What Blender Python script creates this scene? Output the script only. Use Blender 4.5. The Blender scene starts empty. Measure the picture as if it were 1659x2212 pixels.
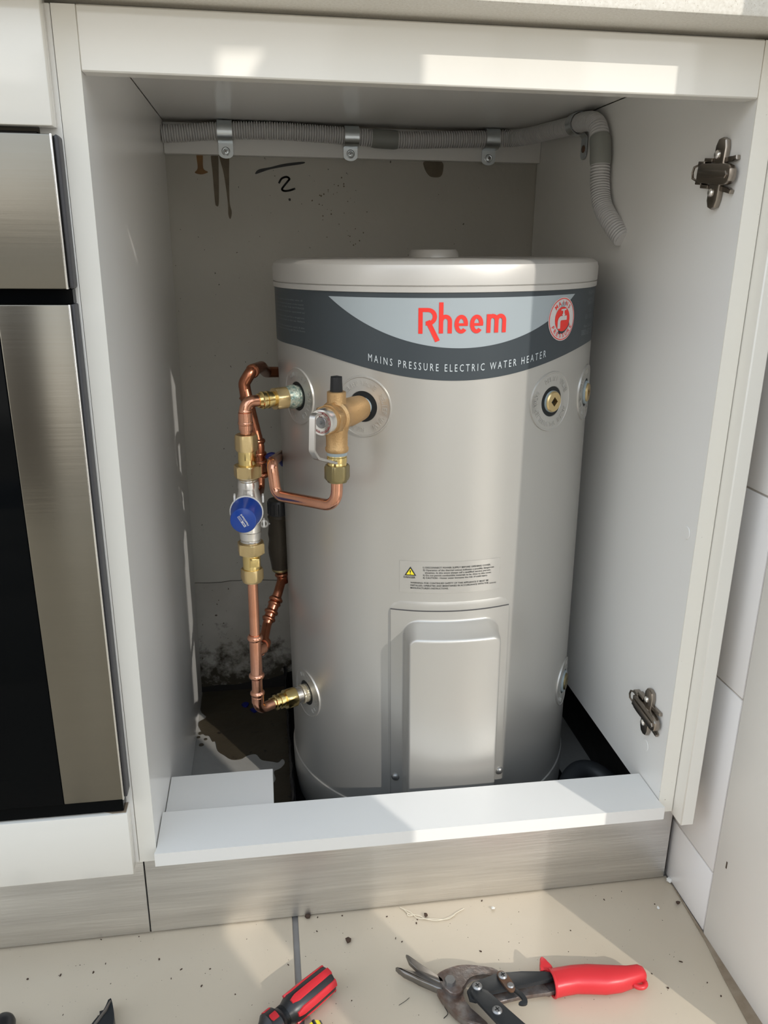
import bpy, bmesh, math, random
from mathutils import Vector, Matrix
import numpy as np

PI = math.pi
S = bpy.context.scene
COL = S.collection
random.seed(7)

# ------------------------------------------------------------------ camera
cam_d = bpy.data.cameras.new('camera')
cam = bpy.data.objects.new('camera', cam_d)
COL.objects.link(cam)
cam_d.sensor_fit = 'HORIZONTAL'
cam_d.sensor_width = 36.0
cam_d.lens = 37.48
cam_d.clip_start = 0.01
cr, cu, cf = Vector((0.98906, -0.147153, 0.010289)), Vector((0.036453, 0.311407, 0.949577)), Vector((0.142937, 0.938814, -0.313365))
cam.matrix_world = Matrix(((cr.x, cu.x, -cf.x, 0.13014), (cr.y, cu.y, -cf.y, -0.71582), (cr.z, cu.z, -cf.z, 0.76649), (0, 0, 0, 1)))
S.camera = cam

# ------------------------------------------------------------------ sky, sun, exposure
SKY_STRENGTH = 1.55
SUN_STRENGTH = 1.4
EXPOSURE = 0.62
world = bpy.data.worlds.new('sky')
S.world = world
world.use_nodes = True
wn, wl = world.node_tree.nodes, world.node_tree.links
wn.clear()
w_out = wn.new('ShaderNodeOutputWorld')
w_bg = wn.new('ShaderNodeBackground')
w_tc = wn.new('ShaderNodeTexCoord')
w_sp = wn.new('ShaderNodeSeparateXYZ')
w_rp = wn.new('ShaderNodeValToRGB')
wl.new(w_tc.outputs['Generated'], w_sp.inputs[0])
wl.new(w_sp.outputs['Z'], w_rp.inputs['Fac'])
cr_ = w_rp.color_ramp
cr_.elements[0].position = 0.0
cr_.elements[0].color = (0.36, 0.34, 0.30, 1)
cr_.elements[1].position = 1.0
cr_.elements[1].color = (0.42, 0.53, 0.65, 1)
e = cr_.elements.new(0.06); e.color = (0.92, 0.885, 0.82, 1)
e = cr_.elements.new(0.4); e.color = (0.76, 0.82, 0.87, 1)
e = cr_.elements.new(0.75); e.color = (0.66, 0.77, 0.90, 1)
wl.new(w_rp.outputs['Color'], w_bg.inputs['Color'])
w_bg.inputs['Strength'].default_value = SKY_STRENGTH
wl.new(w_bg.outputs[0], w_out.inputs[0])

sun_d = bpy.data.lights.new('sun', 'SUN')
sun = bpy.data.objects.new('sun', sun_d)
COL.objects.link(sun)
sun_d.energy = SUN_STRENGTH
sun_d.color = (1.0, 0.95, 0.87)
sun_d.angle = math.radians(0.53)
sun.rotation_euler = Vector((-0.507 * math.cos(math.radians(29)), 0.862 * math.cos(math.radians(29)), -math.sin(math.radians(29)))).to_track_quat('-Z', 'Y').to_euler()
sun.location = (1.5, -2.5, 2.5)

S.view_settings.view_transform = 'Standard'
S.view_settings.look = 'None'
S.view_settings.gamma = 1.0
S.view_settings.use_curve_mapping = False
S.view_settings.exposure = EXPOSURE
S.cycles.diffuse_bounces = 10
S.cycles.max_bounces = 14

# ------------------------------------------------------------------ materials
def mat(name, col, rough=0.5, metal=0.0, var=None, bump=None, coat=0.0, spec=0.5, spots=None, aniso=None, trans=0.0):
    """var=(scale, amount, colour2); bump=(scale, strength); spots=(scale, threshold, colour)"""
    m = bpy.data.materials.new(name)
    m.use_nodes = True
    nt = m.node_tree
    b = nt.nodes['Principled BSDF']
    b.inputs['Base Color'].default_value = (*col, 1)
    b.inputs['Roughness'].default_value = rough
    b.inputs['Metallic'].default_value = metal
    b.inputs['Specular IOR Level'].default_value = spec
    b.inputs['Coat Weight'].default_value = coat
    b.inputs['Coat Roughness'].default_value = 0.08
    b.inputs['Transmission Weight'].default_value = trans
    tc = nt.nodes.new('ShaderNodeTexCoord')
    vec = tc.outputs['Object']
    if aniso:
        mp = nt.nodes.new('ShaderNodeMapping')
        mp.inputs['Scale'].default_value = aniso
        nt.links.new(vec, mp.inputs[0])
        vec = mp.outputs[0]
    cur = None
    if var:
        n = nt.nodes.new('ShaderNodeTexNoise')
        n.inputs['Scale'].default_value = var[0]
        n.inputs['Detail'].default_value = 5
        nt.links.new(vec, n.inputs['Vector'])
        r = nt.nodes.new('ShaderNodeValToRGB')
        r.color_ramp.elements[0].position = 0.35
        r.color_ramp.elements[1].position = 0.65 if len(var) < 4 else var[3]
        mx = nt.nodes.new('ShaderNodeMix'); mx.data_type = 'RGBA'
        ml = nt.nodes.new('ShaderNodeMath'); ml.operation = 'MULTIPLY'
        ml.inputs[1].default_value = var[1]
        nt.links.new(n.outputs['Fac'], r.inputs[0])
        nt.links.new(r.outputs[0], ml.inputs[0])
        nt.links.new(ml.outputs[0], mx.inputs['Factor'])
        mx.inputs['A'].default_value = (*col, 1)
        mx.inputs['B'].default_value = (*var[2], 1)
        cur = mx.outputs['Result']
    if spots:
        n = nt.nodes.new('ShaderNodeTexNoise')
        n.inputs['Scale'].default_value = spots[0]
        n.inputs['Detail'].default_value = 2
        nt.links.new(tc.outputs['Object'], n.inputs['Vector'])
        r = nt.nodes.new('ShaderNodeValToRGB')
        r.color_ramp.elements[0].position = spots[1]
        r.color_ramp.elements[1].position = spots[1] + 0.02
        mx = nt.nodes.new('ShaderNodeMix'); mx.data_type = 'RGBA'
        nt.links.new(n.outputs['Fac'], r.inputs[0])
        nt.links.new(r.outputs[0], mx.inputs['Factor'])
        if cur: nt.links.new(cur, mx.inputs['A'])
        else: mx.inputs['A'].default_value = (*col, 1)
        mx.inputs['B'].default_value = (*spots[2], 1)
        cur = mx.outputs['Result']
    if cur: nt.links.new(cur, b.inputs['Base Color'])
    if bump:
        n = nt.nodes.new('ShaderNodeTexNoise')
        n.inputs['Scale'].default_value = bump[0]
        n.inputs['Detail'].default_value = 4
        nt.links.new(vec, n.inputs['Vector'])
        bp = nt.nodes.new('ShaderNodeBump')
        bp.inputs['Strength'].default_value = bump[1]
        bp.inputs['Distance'].default_value = 0.002
        nt.links.new(n.outputs['Fac'], bp.inputs['Height'])
        nt.links.new(bp.outputs[0], b.inputs['Normal'])
    return m

M = {}
M['board'] = mat('white_melamine', (0.78, 0.765, 0.735), 0.32, var=(7, 0.12, (0.72, 0.70, 0.67)), spec=0.5)
M['panel'] = mat('white_melamine_inside', (0.82, 0.81, 0.785), 0.36, var=(5, 0.15, (0.78, 0.765, 0.735)), bump=(900, 0.04))
M['panelgloss'] = mat('white_melamine_sheen', (0.86, 0.85, 0.83), 0.22, var=(5, 0.12, (0.82, 0.81, 0.785)))
M['gloss'] = mat('white_gloss', (0.77, 0.745, 0.69), 0.10, coat=0.4, var=(5, 0.1, (0.72, 0.695, 0.64)))
M['edge'] = mat('cream_edging', (0.80, 0.77, 0.70), 0.4, spots=(300, 0.735, (0.22, 0.16, 0.11)))
M['edgeclean'] = mat('cream_edging_clean', (0.80, 0.775, 0.715), 0.38, spots=(120, 0.80, (0.2, 0.17, 0.14)))
M['stone'] = mat('speckled_stone', (0.74, 0.71, 0.65), 0.35, var=(420, 0.6, (0.60, 0.56, 0.49)), spots=(900, 0.68, (0.42, 0.36, 0.28)))
M['wall'] = mat('fibre_cement', (0.47, 0.45, 0.40), 0.75, var=(3.2, 0.75, (0.40, 0.38, 0.335)), bump=(140, 0.25), spots=(170, 0.735, (0.10, 0.09, 0.075)))
M['wall_low'] = mat('old_concrete', (0.44, 0.415, 0.37), 0.85, var=(9, 0.7, (0.27, 0.245, 0.205)), bump=(60, 0.5), spots=(150, 0.72, (0.09, 0.075, 0.055)))
M['slab'] = mat('bare_slab', (0.36, 0.35, 0.33), 0.7, var=(14, 0.5, (0.27, 0.26, 0.235)), bump=(90, 0.3))
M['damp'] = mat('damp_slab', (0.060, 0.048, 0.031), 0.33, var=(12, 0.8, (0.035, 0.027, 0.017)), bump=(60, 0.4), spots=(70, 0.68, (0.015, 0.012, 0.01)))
M['dark'] = mat('black_damp_and_shade', (0.012, 0.010, 0.009), 0.6, bump=(60, 0.5))  # black for damp marks and for the painted shade in the void
M['rust'] = mat('rust_stain', (0.20, 0.10, 0.025), 0.6, var=(60, 0.6, (0.13, 0.06, 0.015)))
M['drip'] = mat('brown_drip', (0.12, 0.09, 0.05), 0.5, var=(80, 0.6, (0.075, 0.055, 0.03)))
M['marker'] = mat('black_marker', (0.012, 0.012, 0.012), 0.5)
M['tile'] = mat('beige_tile', (0.60, 0.515, 0.40), 0.38, var=(6, 0.5, (0.53, 0.455, 0.35)), spots=(330, 0.72, (0.42, 0.36, 0.29)), bump=(40, 0.05))
M['grout'] = mat('grey_grout', (0.30, 0.29, 0.28), 0.8, var=(40, 0.5, (0.22, 0.2, 0.19)))
M['dirt'] = mat('brown_dirt', (0.22, 0.165, 0.11), 0.9, var=(45, 0.9, (0.33, 0.27, 0.2)), bump=(80, 0.5))
M['walltile'] = mat('white_wall_tile', (0.82, 0.80, 0.79), 0.22, var=(4, 0.2, (0.72, 0.70, 0.69)))
M['wallpanel'] = mat('white_wall_paint', (0.82, 0.80, 0.76), 0.35, var=(4, 0.3, (0.71, 0.69, 0.66)), bump=(14, 0.06))
M['joint'] = mat('dirty_joint', (0.42, 0.38, 0.34), 0.8, var=(30, 0.6, (0.6, 0.57, 0.53)))
M['steel'] = mat('brushed_steel', (0.23, 0.213, 0.18), 0.28, 1.0, var=(60, 0.2, (0.205, 0.19, 0.16)), bump=(300, 0.05), aniso=(0.02, 1, 1))
M['kick'] = mat('brushed_kick_steel', (0.84, 0.83, 0.81), 0.46, 1.0, var=(70, 0.4, (0.50, 0.485, 0.47)), bump=(320, 0.22), aniso=(0.06, 1, 1))
M['glass_black'] = mat('black_glass', (0.002, 0.0025, 0.003), 0.06, spec=0.06)
M['black'] = mat('black_plastic', (0.012, 0.012, 0.014), 0.35)
M['gasket'] = mat('grey_gasket', (0.055, 0.054, 0.06), 0.5)
M['tank'] = mat('silver_paint', (0.50, 0.485, 0.455), 0.36, 0.55, var=(3, 0.1, (0.47, 0.455, 0.43)), bump=(1500, 0.02))
M['lid'] = mat('silver_lid_paint', (0.56, 0.54, 0.51), 0.40, 0.35)
M['band'] = mat('slate_print', (0.048, 0.058, 0.066), 0.36, spec=0.35)
M['lens'] = mat('pale_blue_print', (0.35, 0.395, 0.42), 0.34)
M['red'] = mat('red_print', (0.78, 0.035, 0.025), 0.35)
M['pale'] = mat('pale_print', (0.55, 0.60, 0.63), 0.4)
M['dimprint'] = mat('dim_grey_print', (0.17, 0.19, 0.20), 0.5)
M['badge'] = mat('badge_silver', (0.62, 0.58, 0.57), 0.35)
M['ink'] = mat('black_ink', (0.02, 0.02, 0.02), 0.5)
M['yellow'] = mat('yellow_print', (0.80, 0.68, 0.03), 0.4)
M['clear'] = mat('label_film', (0.50, 0.485, 0.455), 0.26, 0.5, coat=0.25)
M['hole'] = mat('black_hole', (0.006, 0.007, 0.008), 0.6)
M['brass'] = mat('bright_brass', (0.80, 0.62, 0.27), 0.17, 1.0, bump=(400, 0.03))
M['brassmatt'] = mat('sawn_brass', (0.74, 0.57, 0.30), 0.34, 1.0, bump=(500, 0.08))
M['brassdull'] = mat('dull_brass', (0.30, 0.25, 0.13), 0.35, 1.0, bump=(300, 0.08))
M['bronze'] = mat('cast_bronze', (0.60, 0.385, 0.185), 0.44, 0.85, bump=(700, 0.25))
M['bronzedark'] = mat('aged_bronze', (0.040, 0.031, 0.020), 0.5, 0.4, bump=(300, 0.2))
M['copper'] = mat('copper', (0.78, 0.40, 0.27), 0.20, 1.0, var=(25, 0.6, (0.62, 0.27, 0.16)), bump=(200, 0.04))
M['copperdark'] = mat('tarnished_copper', (0.44, 0.175, 0.10), 0.26, 1.0, var=(40, 0.7, (0.27, 0.10, 0.055)), bump=(150, 0.08))
M['chrome'] = mat('nickel', (0.85, 0.83, 0.80), 0.25, 1.0, bump=(300, 0.05))
M['lever'] = mat('lever_steel', (0.62, 0.60, 0.58), 0.34, 1.0)
M['nickeldark'] = mat('dark_nickel', (0.34, 0.30, 0.26), 0.24, 1.0)
M['zinc'] = mat('zinc', (0.66, 0.70, 0.72), 0.28, 1.0)
M['teflon'] = mat('thread_sealant', (0.34, 0.40, 0.42), 0.5)
M['verdigris'] = mat('verdigris_paste', (0.12, 0.19, 0.17), 0.35, 0.3, var=(260, 0.7, (0.52, 0.50, 0.40)), bump=(300, 0.6))
M['paste'] = mat('thread_paste', (0.55, 0.48, 0.33), 0.3, 0.6, var=(300, 0.6, (0.75, 0.70, 0.60)), bump=(300, 0.6))
M['blue'] = mat('blue_plastic', (0.004, 0.050, 0.31), 0.28, coat=0.15)
M['bluedark'] = mat('dark_blue_plastic', (0.006, 0.012, 0.17), 0.35)
M['white'] = mat('white_plastic', (0.78, 0.76, 0.72), 0.4)
M['conduit'] = mat('grey_conduit', (0.58, 0.57, 0.565), 0.45)
M['coupling'] = mat('grey_green_coupling', (0.25, 0.255, 0.235), 0.45)
M['redgrip'] = mat('red_vinyl', (0.60, 0.026, 0.034), 0.38, bump=(120, 0.06))
M['redhandle'] = mat('red_plastic', (0.55, 0.02, 0.03), 0.35)
M['rustyjaw'] = mat('worn_rusty_steel', (0.27, 0.25, 0.24), 0.40, 0.75, var=(95, 0.75, (0.15, 0.085, 0.06)), bump=(260, 0.3))
M['blade'] = mat('worn_blade_steel', (0.20, 0.185, 0.17), 0.36, 0.85, var=(60, 0.5, (0.30, 0.28, 0.26)))
M['gunmetal'] = mat('black_painted_steel', (0.030, 0.033, 0.036), 0.42, 0.4, bump=(160, 0.08))
M['boltgrey'] = mat('grey_bolt', (0.30, 0.30, 0.30), 0.4, 0.8)
M['rusttab'] = mat('rusted_latch', (0.17, 0.085, 0.045), 0.5, 0.5, var=(120, 0.6, (0.12, 0.10, 0.09)))
M['crumb'] = mat('brown_crumb', (0.055, 0.03, 0.018), 0.8)
M['chip'] = mat('white_chip', (0.75, 0.74, 0.70), 0.6)
M['thread'] = mat('cream_thread', (0.66, 0.60, 0.48), 0.8)
M['trayplastic'] = mat('wet_black_plastic', (0.008, 0.008, 0.009), 0.30, spec=0.3, bump=(50, 0.5))
M['hose'] = mat('grey_black_hose', (0.035, 0.037, 0.040), 0.5)
M['room'] = mat('room_paint', (0.42, 0.38, 0.33), 0.8)
M['roomdark'] = mat('dark_timber', (0.10, 0.075, 0.055), 0.6)
M['ceil'] = mat('ceiling_paint', (0.75, 0.74, 0.72), 0.8)
M['alu'] = mat('white_door_frame', (0.7, 0.7, 0.69), 0.4)

# ------------------------------------------------------------------ mesh helpers
def BM(): return bmesh.new()

def box(bm, lo, hi, bev=0.0, seg=2):
    lo, hi = Vector(lo), Vector(hi)
    g = bmesh.ops.create_cube(bm, size=1.0)
    c = (lo + hi) / 2; d = hi - lo
    for v in g['verts']: v.co = Vector((v.co.x * d.x, v.co.y * d.y, v.co.z * d.z)) + c
    if bev > 0:
        es = list({e_ for v in g['verts'] for e_ in v.link_edges})
        bmesh.ops.bevel(bm, geom=es, offset=bev, segments=seg, affect='EDGES', profile=0.5)
    return bm

def frame(d):
    d = Vector(d).normalized()
    a = Vector((0, 0, 1)) if abs(d.z) < 0.9 else Vector((1, 0, 0))
    u = a.cross(d).normalized()
    return u, d.cross(u).normalized(), d

def lathe(bm, P, d, prof, n=24, phase=0.0, cap=True):
    """surface of revolution about the axis through P along d; prof = [(t, radius)]"""
    u, w, d = frame(d)
    P = Vector(P)
    rings = []
    for t, r in prof:
        if r < 1e-6:
            rings.append([bm.verts.new(P + d * t)])
        else:
            rings.append([bm.verts.new(P + d * t + (u * math.cos(phase + 2 * PI * k / n) + w * math.sin(phase + 2 * PI * k / n)) * r) for k in range(n)])
    for a, b in zip(rings, rings[1:]):
        for k in range(n):
            if len(a) == 1 and len(b) == 1: continue
            if len(a) == 1: bm.faces.new((a[0], b[(k + 1) % n], b[k])[::-1])
            elif len(b) == 1: bm.faces.new((a[k], a[(k + 1) % n], b[0]))
            else: bm.faces.new((a[k], a[(k + 1) % n], b[(k + 1) % n], b[k]))
    if cap:
        if len(rings[0]) > 1: bm.faces.new(rings[0][::-1])
        if len(rings[-1]) > 1: bm.faces.new(rings[-1])
    return bm

def hexnut(bm, P, d, t0, t1, r, phase=0.3, ch=0.0012):
    """hexagon nut whose corners reach radius r, its ends chamfered round"""
    u, w, d = frame(d)
    P = Vector(P); n = 36
    def rad(a):
        return r * math.cos(PI / 6) / math.cos(((a - phase + 1e-6) % (PI / 3)) - PI / 6)
    rings = []
    for t, f in ((t0, r * 0.90), (t0 + ch, None), (t1 - ch, None), (t1, r * 0.90)):
        ring = []
        for k in range(n):
            a = phase + 2 * PI * k / n
            rr = rad(a) if f is None else min(rad(a), f)
            ring.append(bm.verts.new(P + d * t + (u * math.cos(a) + w * math.sin(a)) * rr))
        rings.append(ring)
    for a, b in zip(rings, rings[1:]):
        for k in range(n): bm.faces.new((a[k], a[(k + 1) % n], b[(k + 1) % n], b[k]))
    bm.faces.new(rings[0][::-1]); bm.faces.new(rings[-1])
    return bm

def fillet(pts, r, n=7):
    pts = [Vector(p) for p in pts]
    out = [pts[0]]
    rs = list(r) if hasattr(r, '__len__') else [r] * len(pts)
    for a, b, c, r in zip(pts, pts[1:], pts[2:], rs):
        u = (a - b).normalized(); w = (c - b).normalized()
        ang = u.angle(w)
        if ang > PI - 0.03: out.append(b); continue
        t = min(r / math.tan(ang / 2), (a - b).length * 0.49, (c - b).length * 0.49)
        rr = t * math.tan(ang / 2)
        p0, p1 = b + u * t, b + w * t
        cen = b + (u + w).normalized() * (rr / math.sin(ang / 2))
        for k in range(n + 1):
            s = k / n
            v0, v1 = p0 - cen, p1 - cen
            th = v0.angle(v1)
            v = (v0 * math.sin((1 - s) * th) + v1 * math.sin(s * th)) / math.sin(th)
            out.append(cen + v)
    out.append(pts[-1])
    return out

def resample(pts, step):
    pts = [Vector(p) for p in pts]
    L = [0.0]
    for a, b in zip(pts, pts[1:]): L.append(L[-1] + (b - a).length)
    n = max(2, int(L[-1] / step))
    res = []; j = 0
    for k in range(n + 1):
        s = L[-1] * k / n
        while j < len(L) - 2 and L[j + 1] < s: j += 1
        f = (s - L[j]) / max(1e-9, L[j + 1] - L[j])
        res.append(pts[j].lerp(pts[j + 1], f))
    return res, L[-1]

def spline(pts, n=12):
    pts = [Vector(p) for p in pts]
    P = [pts[0] * 2 - pts[1]] + pts + [pts[-1] * 2 - pts[-2]]
    out = []
    for i in range(1, len(P) - 2):
        for k in range(n):
            t = k / n
            a, b, c, d = P[i - 1], P[i], P[i + 1], P[i + 2]
            out.append(0.5 * ((2 * b) + (c - a) * t + (2 * a - 5 * b + 4 * c - d) * t * t + (3 * b - a - 3 * c + d) * t ** 3))
    out.append(pts[-1])
    return out

def tube(bm, pts, rad, n=16, cap=True):
    pts = [Vector(p) for p in pts]
    if not hasattr(rad, '__len__'): rad = [rad] * len(pts)
    tans = []
    for i in range(len(pts)):
        a = pts[max(0, i - 1)]; b = pts[min(len(pts) - 1, i + 1)]
        tans.append((b - a).normalized())
    u, w, _ = frame(tans[0])
    rings = []
    for i, p in enumerate(pts):
        u = (u - tans[i] * u.dot(tans[i])).normalized()
        w = tans[i].cross(u)
        rings.append([bm.verts.new(p + (u * math.cos(2 * PI * k / n) + w * math.sin(2 * PI * k / n)) * rad[i]) for k in range(n)])
    for a, b in zip(rings, rings[1:]):
        for k in range(n): bm.faces.new((a[k], a[(k + 1) % n], b[(k + 1) % n], b[k]))
    if cap: bm.faces.new(rings[0][::-1]); bm.faces.new(rings[-1])
    return bm

def prism(bm, poly, z0, z1, bev=0.0, to=None):
    """extrude a plan outline from z0 to z1; to maps (x,y,z) -> point"""
    to = to or (lambda x, y, z: (x, y, z))
    area = sum(a[0] * b[1] - b[0] * a[1] for a, b in zip(poly, poly[1:] + poly[:1]))
    if area < 0: poly = poly[::-1]
    lo = [bm.verts.new(to(x, y, z0)) for x, y in poly]
    hi = [bm.verts.new(to(x, y, z1)) for x, y in poly]
    n = len(poly)
    fs = [bm.faces.new(lo[::-1]), bm.faces.new(hi)]
    for k in range(n): fs.append(bm.faces.new((lo[k], lo[(k + 1) % n], hi[(k + 1) % n], hi[k])))
    if bev > 0:
        es = list({e_ for e_ in fs[1].edges} | {e_ for e_ in fs[0].edges})
        bmesh.ops.bevel(bm, geom=es, offset=bev, segments=2, affect='EDGES', profile=0.5)
    return bm

def smooth_poly(poly, n=5):
    pts = [Vector((p[0], p[1], 0)) for p in poly]
    m = len(pts); out = []
    for i in range(m):
        a, b, c, d = pts[i - 1], pts[i], pts[(i + 1) % m], pts[(i + 2) % m]
        for k in range(n):
            t = k / n
            q = 0.5 * ((2 * b) + (c - a) * t + (2 * a - 5 * b + 4 * c - d) * t * t + (3 * b - a - 3 * c + d) * t ** 3)
            out.append((q.x, q.y))
    return out

def root_loc(o):
    while o.parent: o = o.parent
    return o

LOCAL = set()   # roots whose parts are modelled in the root's own frame
def obj(name, bm, m, parent=None, smooth=True, angle=38, origin=None):
    bmesh.ops.recalc_face_normals(bm, faces=bm.faces[:])
    me = bpy.data.meshes.new(name)
    if parent is not None:
        r = root_loc(parent)
        if r.name not in LOCAL:
            bmesh.ops.translate(bm, verts=bm.verts[:], vec=-r.location)
    elif origin is not None:
        bmesh.ops.translate(bm, verts=bm.verts[:], vec=-Vector(origin))
    bm.to_mesh(me); bm.free()
    if smooth:
        me.shade_smooth()
        me.set_sharp_from_angle(angle=math.radians(angle))
    o = bpy.data.objects.new(name, me)
    COL.objects.link(o)
    me.materials.append(m)
    if parent is not None: o.parent = parent
    elif origin is not None: o.location = origin
    return o

def tag(o, label, cat, group=None, kind=None):
    o['label'] = label; o['category'] = cat
    if group: o['group'] = group
    if kind: o['kind'] = kind
    return o

def thing(name, loc, label, cat, group=None, local=False):
    o = bpy.data.objects.new(name, None)
    o.empty_display_size = 0.05
    COL.objects.link(o); o.location = loc
    if local: LOCAL.add(o.name)
    return tag(o, label, cat, group)

def setting(name, loc=(0, 0, 0)):
    o = bpy.data.objects.new(name, None); COL.objects.link(o); o.location = loc
    o['kind'] = 'structure'
    return o

def plate(bm, pts, nrm, t):
    """flat polygon given by 3-D points, thickened by t along nrm"""
    nrm = Vector(nrm).normalized()
    a = [bm.verts.new(Vector(p)) for p in pts]
    b = [bm.verts.new(Vector(p) + nrm * t) for p in pts]
    n = len(pts)
    bm.faces.new(a[::-1]); bm.faces.new(b)
    for k in range(n): bm.faces.new((a[k], a[(k + 1) % n], b[(k + 1) % n], b[k]))
    return bm

# text: outline of a built-in font string as (verts2d, faces), scaled to a width and a capital height
_txt_cache = {}
def text2d(s, bold=0.0):
    key = (s, bold)
    if key in _txt_cache: return _txt_cache[key]
    c = bpy.data.curves.new('lettering', 'FONT')
    c.body = s; c.size = 1.0; c.resolution_u = 2; c.offset = bold
    o = bpy.data.objects.new('lettering', c)
    COL.objects.link(o)
    dg = bpy.context.evaluated_depsgraph_get()
    me = bpy.data.meshes.new_from_object(o.evaluated_get(dg))
    vs = [(v.co.x, v.co.y) for v in me.vertices]
    fs = [tuple(p.vertices) for p in me.polygons]
    bpy.data.objects.remove(o); bpy.data.meshes.remove(me)
    _txt_cache[key] = (vs, fs)
    return vs, fs

def put_text(bm, s, to, width=None, height=None, bold=0.0, align='L'):
    vs, fs = text2d(s, bold)
    if not vs: return
    x0 = min(v[0] for v in vs); x1 = max(v[0] for v in vs)
    cap = 0.69
    sy = height / cap
    sx = width / (x1 - x0) if width else sy
    off = {'L': 0, 'C': -0.5, 'R': -1.0}[align] * (x1 - x0) * sx
    bv = [bm.verts.new(to((x - x0) * sx + off, y * sy)) for x, y in vs]
    for f in fs:
        try: bm.faces.new([bv[i] for i in f])
        except ValueError: pass

# ================================================================== SETTING
floor = setting('floor')
b = BM(); box(b, (-4.0, -5.0, -0.06), (3.2, 0.06, -0.004)); o = obj('grout_bed', b, M['grout'], floor, smooth=False)
tile_x = [0.144 + 0.6 * k for k in range(-4, 4)]
for i, x in enumerate(tile_x[:-1]):
    for j in range(5):
        y1 = 0.055 - 0.6 * j
        x1 = min(x + 0.5965, 0.6215) if j == 0 and x < 0.3 and x > 0 else x + 0.5965
        b = BM(); box(b, (x + 0.0035, y1 - 0.5965, -0.012), (x1, y1, 0.0), 0.0012)
        obj('tile', b, M['tile'], floor)
# bare slab inside the cabinet with its damp stain
b = BM(); box(b, (-0.5, 0.0605, -0.06), (0.7, 0.60, 0.0)); obj('slab', b, M['slab'], floor, smooth=False)
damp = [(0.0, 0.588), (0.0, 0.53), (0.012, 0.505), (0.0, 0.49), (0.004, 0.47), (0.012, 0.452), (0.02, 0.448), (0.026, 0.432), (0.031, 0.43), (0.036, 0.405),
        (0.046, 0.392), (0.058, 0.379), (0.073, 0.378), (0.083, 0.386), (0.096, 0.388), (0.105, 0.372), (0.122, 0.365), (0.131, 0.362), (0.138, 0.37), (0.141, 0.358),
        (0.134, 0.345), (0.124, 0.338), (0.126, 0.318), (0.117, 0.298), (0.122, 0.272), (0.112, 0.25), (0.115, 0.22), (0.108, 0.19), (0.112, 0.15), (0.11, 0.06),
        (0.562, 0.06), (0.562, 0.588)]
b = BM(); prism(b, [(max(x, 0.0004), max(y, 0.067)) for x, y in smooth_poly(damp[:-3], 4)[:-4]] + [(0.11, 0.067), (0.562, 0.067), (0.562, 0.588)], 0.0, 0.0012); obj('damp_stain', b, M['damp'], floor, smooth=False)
for cx, cy, rr in ((0.006, 0.458, 0.0045), (0.015, 0.44, 0.003), (0.009, 0.425, 0.0042), (0.003, 0.447, 0.003)):
    b = BM(); lathe(b, (cx, cy, 0.0), (0, 0, 1), [(0, rr), (0.001, rr * 0.9)], 10); obj('damp_spot', b, M['damp'], floor)
# dirt along the wall foot
b = BM(); prism(b, [(0.6215, 0.05), (0.6215, -0.6), (0.604, -0.6), (0.6, -0.35), (0.606, -0.16), (0.611, -0.1), (0.617, -0.05), (0.6195, 0.0)], 0.0002, 0.0009)
obj('dirt_line', b, M['dirt'], floor, smooth=False)

# back wall of the recess: sheet above, older course below a crack
wall_back = setting('wall_back')
b = BM()
ck = [(-0.3, 0.214), (0.003, 0.2145), (0.02, 0.2135), (0.045, 0.2135), (0.06, 0.2155), (0.075, 0.2150), (0.09, 0.2165), (0.11, 0.2145), (0.13, 0.2130), (0.16, 0.2110), (0.35, 0.211), (0.9, 0.211)]
up = [(x, z + 0.0008) for x, z in ck] + [(0.9, 0.99), (-0.3, 0.99)]
prism(b, up, 0.589, 0.64, to=lambda x, y, z: (x, z, y)); obj('sheet', b, M['wall'], wall_back, smooth=False)
b = BM()
lo = [(x, z - 0.0008) for x, z in ck] + [(0.9, -0.06), (-0.3, -0.06)]
prism(b, lo, 0.5895, 0.64, to=lambda x, y, z: (x, z, y)); obj('lower_course', b, M['wall_low'], wall_back, smooth=False)
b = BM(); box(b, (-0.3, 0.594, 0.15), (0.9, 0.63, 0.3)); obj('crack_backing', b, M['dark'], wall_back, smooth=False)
def onwall(x, y, z): return (x, z, y)
WY = 0.589
def stain(name, poly, m, dy=0.0006, sm=True):
    b = BM(); prism(b, smooth_poly(poly, 4) if sm else poly, WY - dy, WY + 0.0004, to=onwall); return obj(name, b, m, wall_back, smooth=False)
stain('rust_run', [(0.045, 0.896), (0.0535, 0.896), (0.0535, 0.876), (0.060, 0.871), (0.056, 0.8685), (0.049, 0.8672), (0.041, 0.8695), (0.0455, 0.876)], M['rust'])
stain('damp_run', [(0.066, 0.896), (0.0755, 0.896), (0.0755, 0.868), (0.0735, 0.828), (0.070, 0.824), (0.068, 0.83), (0.0668, 0.868)], M['drip'])
stain('damp_run', [(0.0775, 0.896), (0.091, 0.896), (0.0905, 0.868), (0.0895, 0.83), (0.092, 0.816), (0.0895, 0.806), (0.0868, 0.812), (0.0868, 0.83), (0.083, 0.868)], M['drip'])
stain('brown_blot', [(0.386, 0.893), (0.412, 0.893), (0.415, 0.882), (0.411, 0.872), (0.398, 0.871), (0.391, 0.875), (0.385, 0.885)], M['drip'])
stain('marker_line', [(0.1295, 0.8715), (0.135, 0.876), (0.152, 0.8795), (0.172, 0.8845), (0.2, 0.888), (0.2005, 0.8852), (0.175, 0.881), (0.152, 0.8765), (0.138, 0.872), (0.13, 0.8695)], M['marker'])
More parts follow.
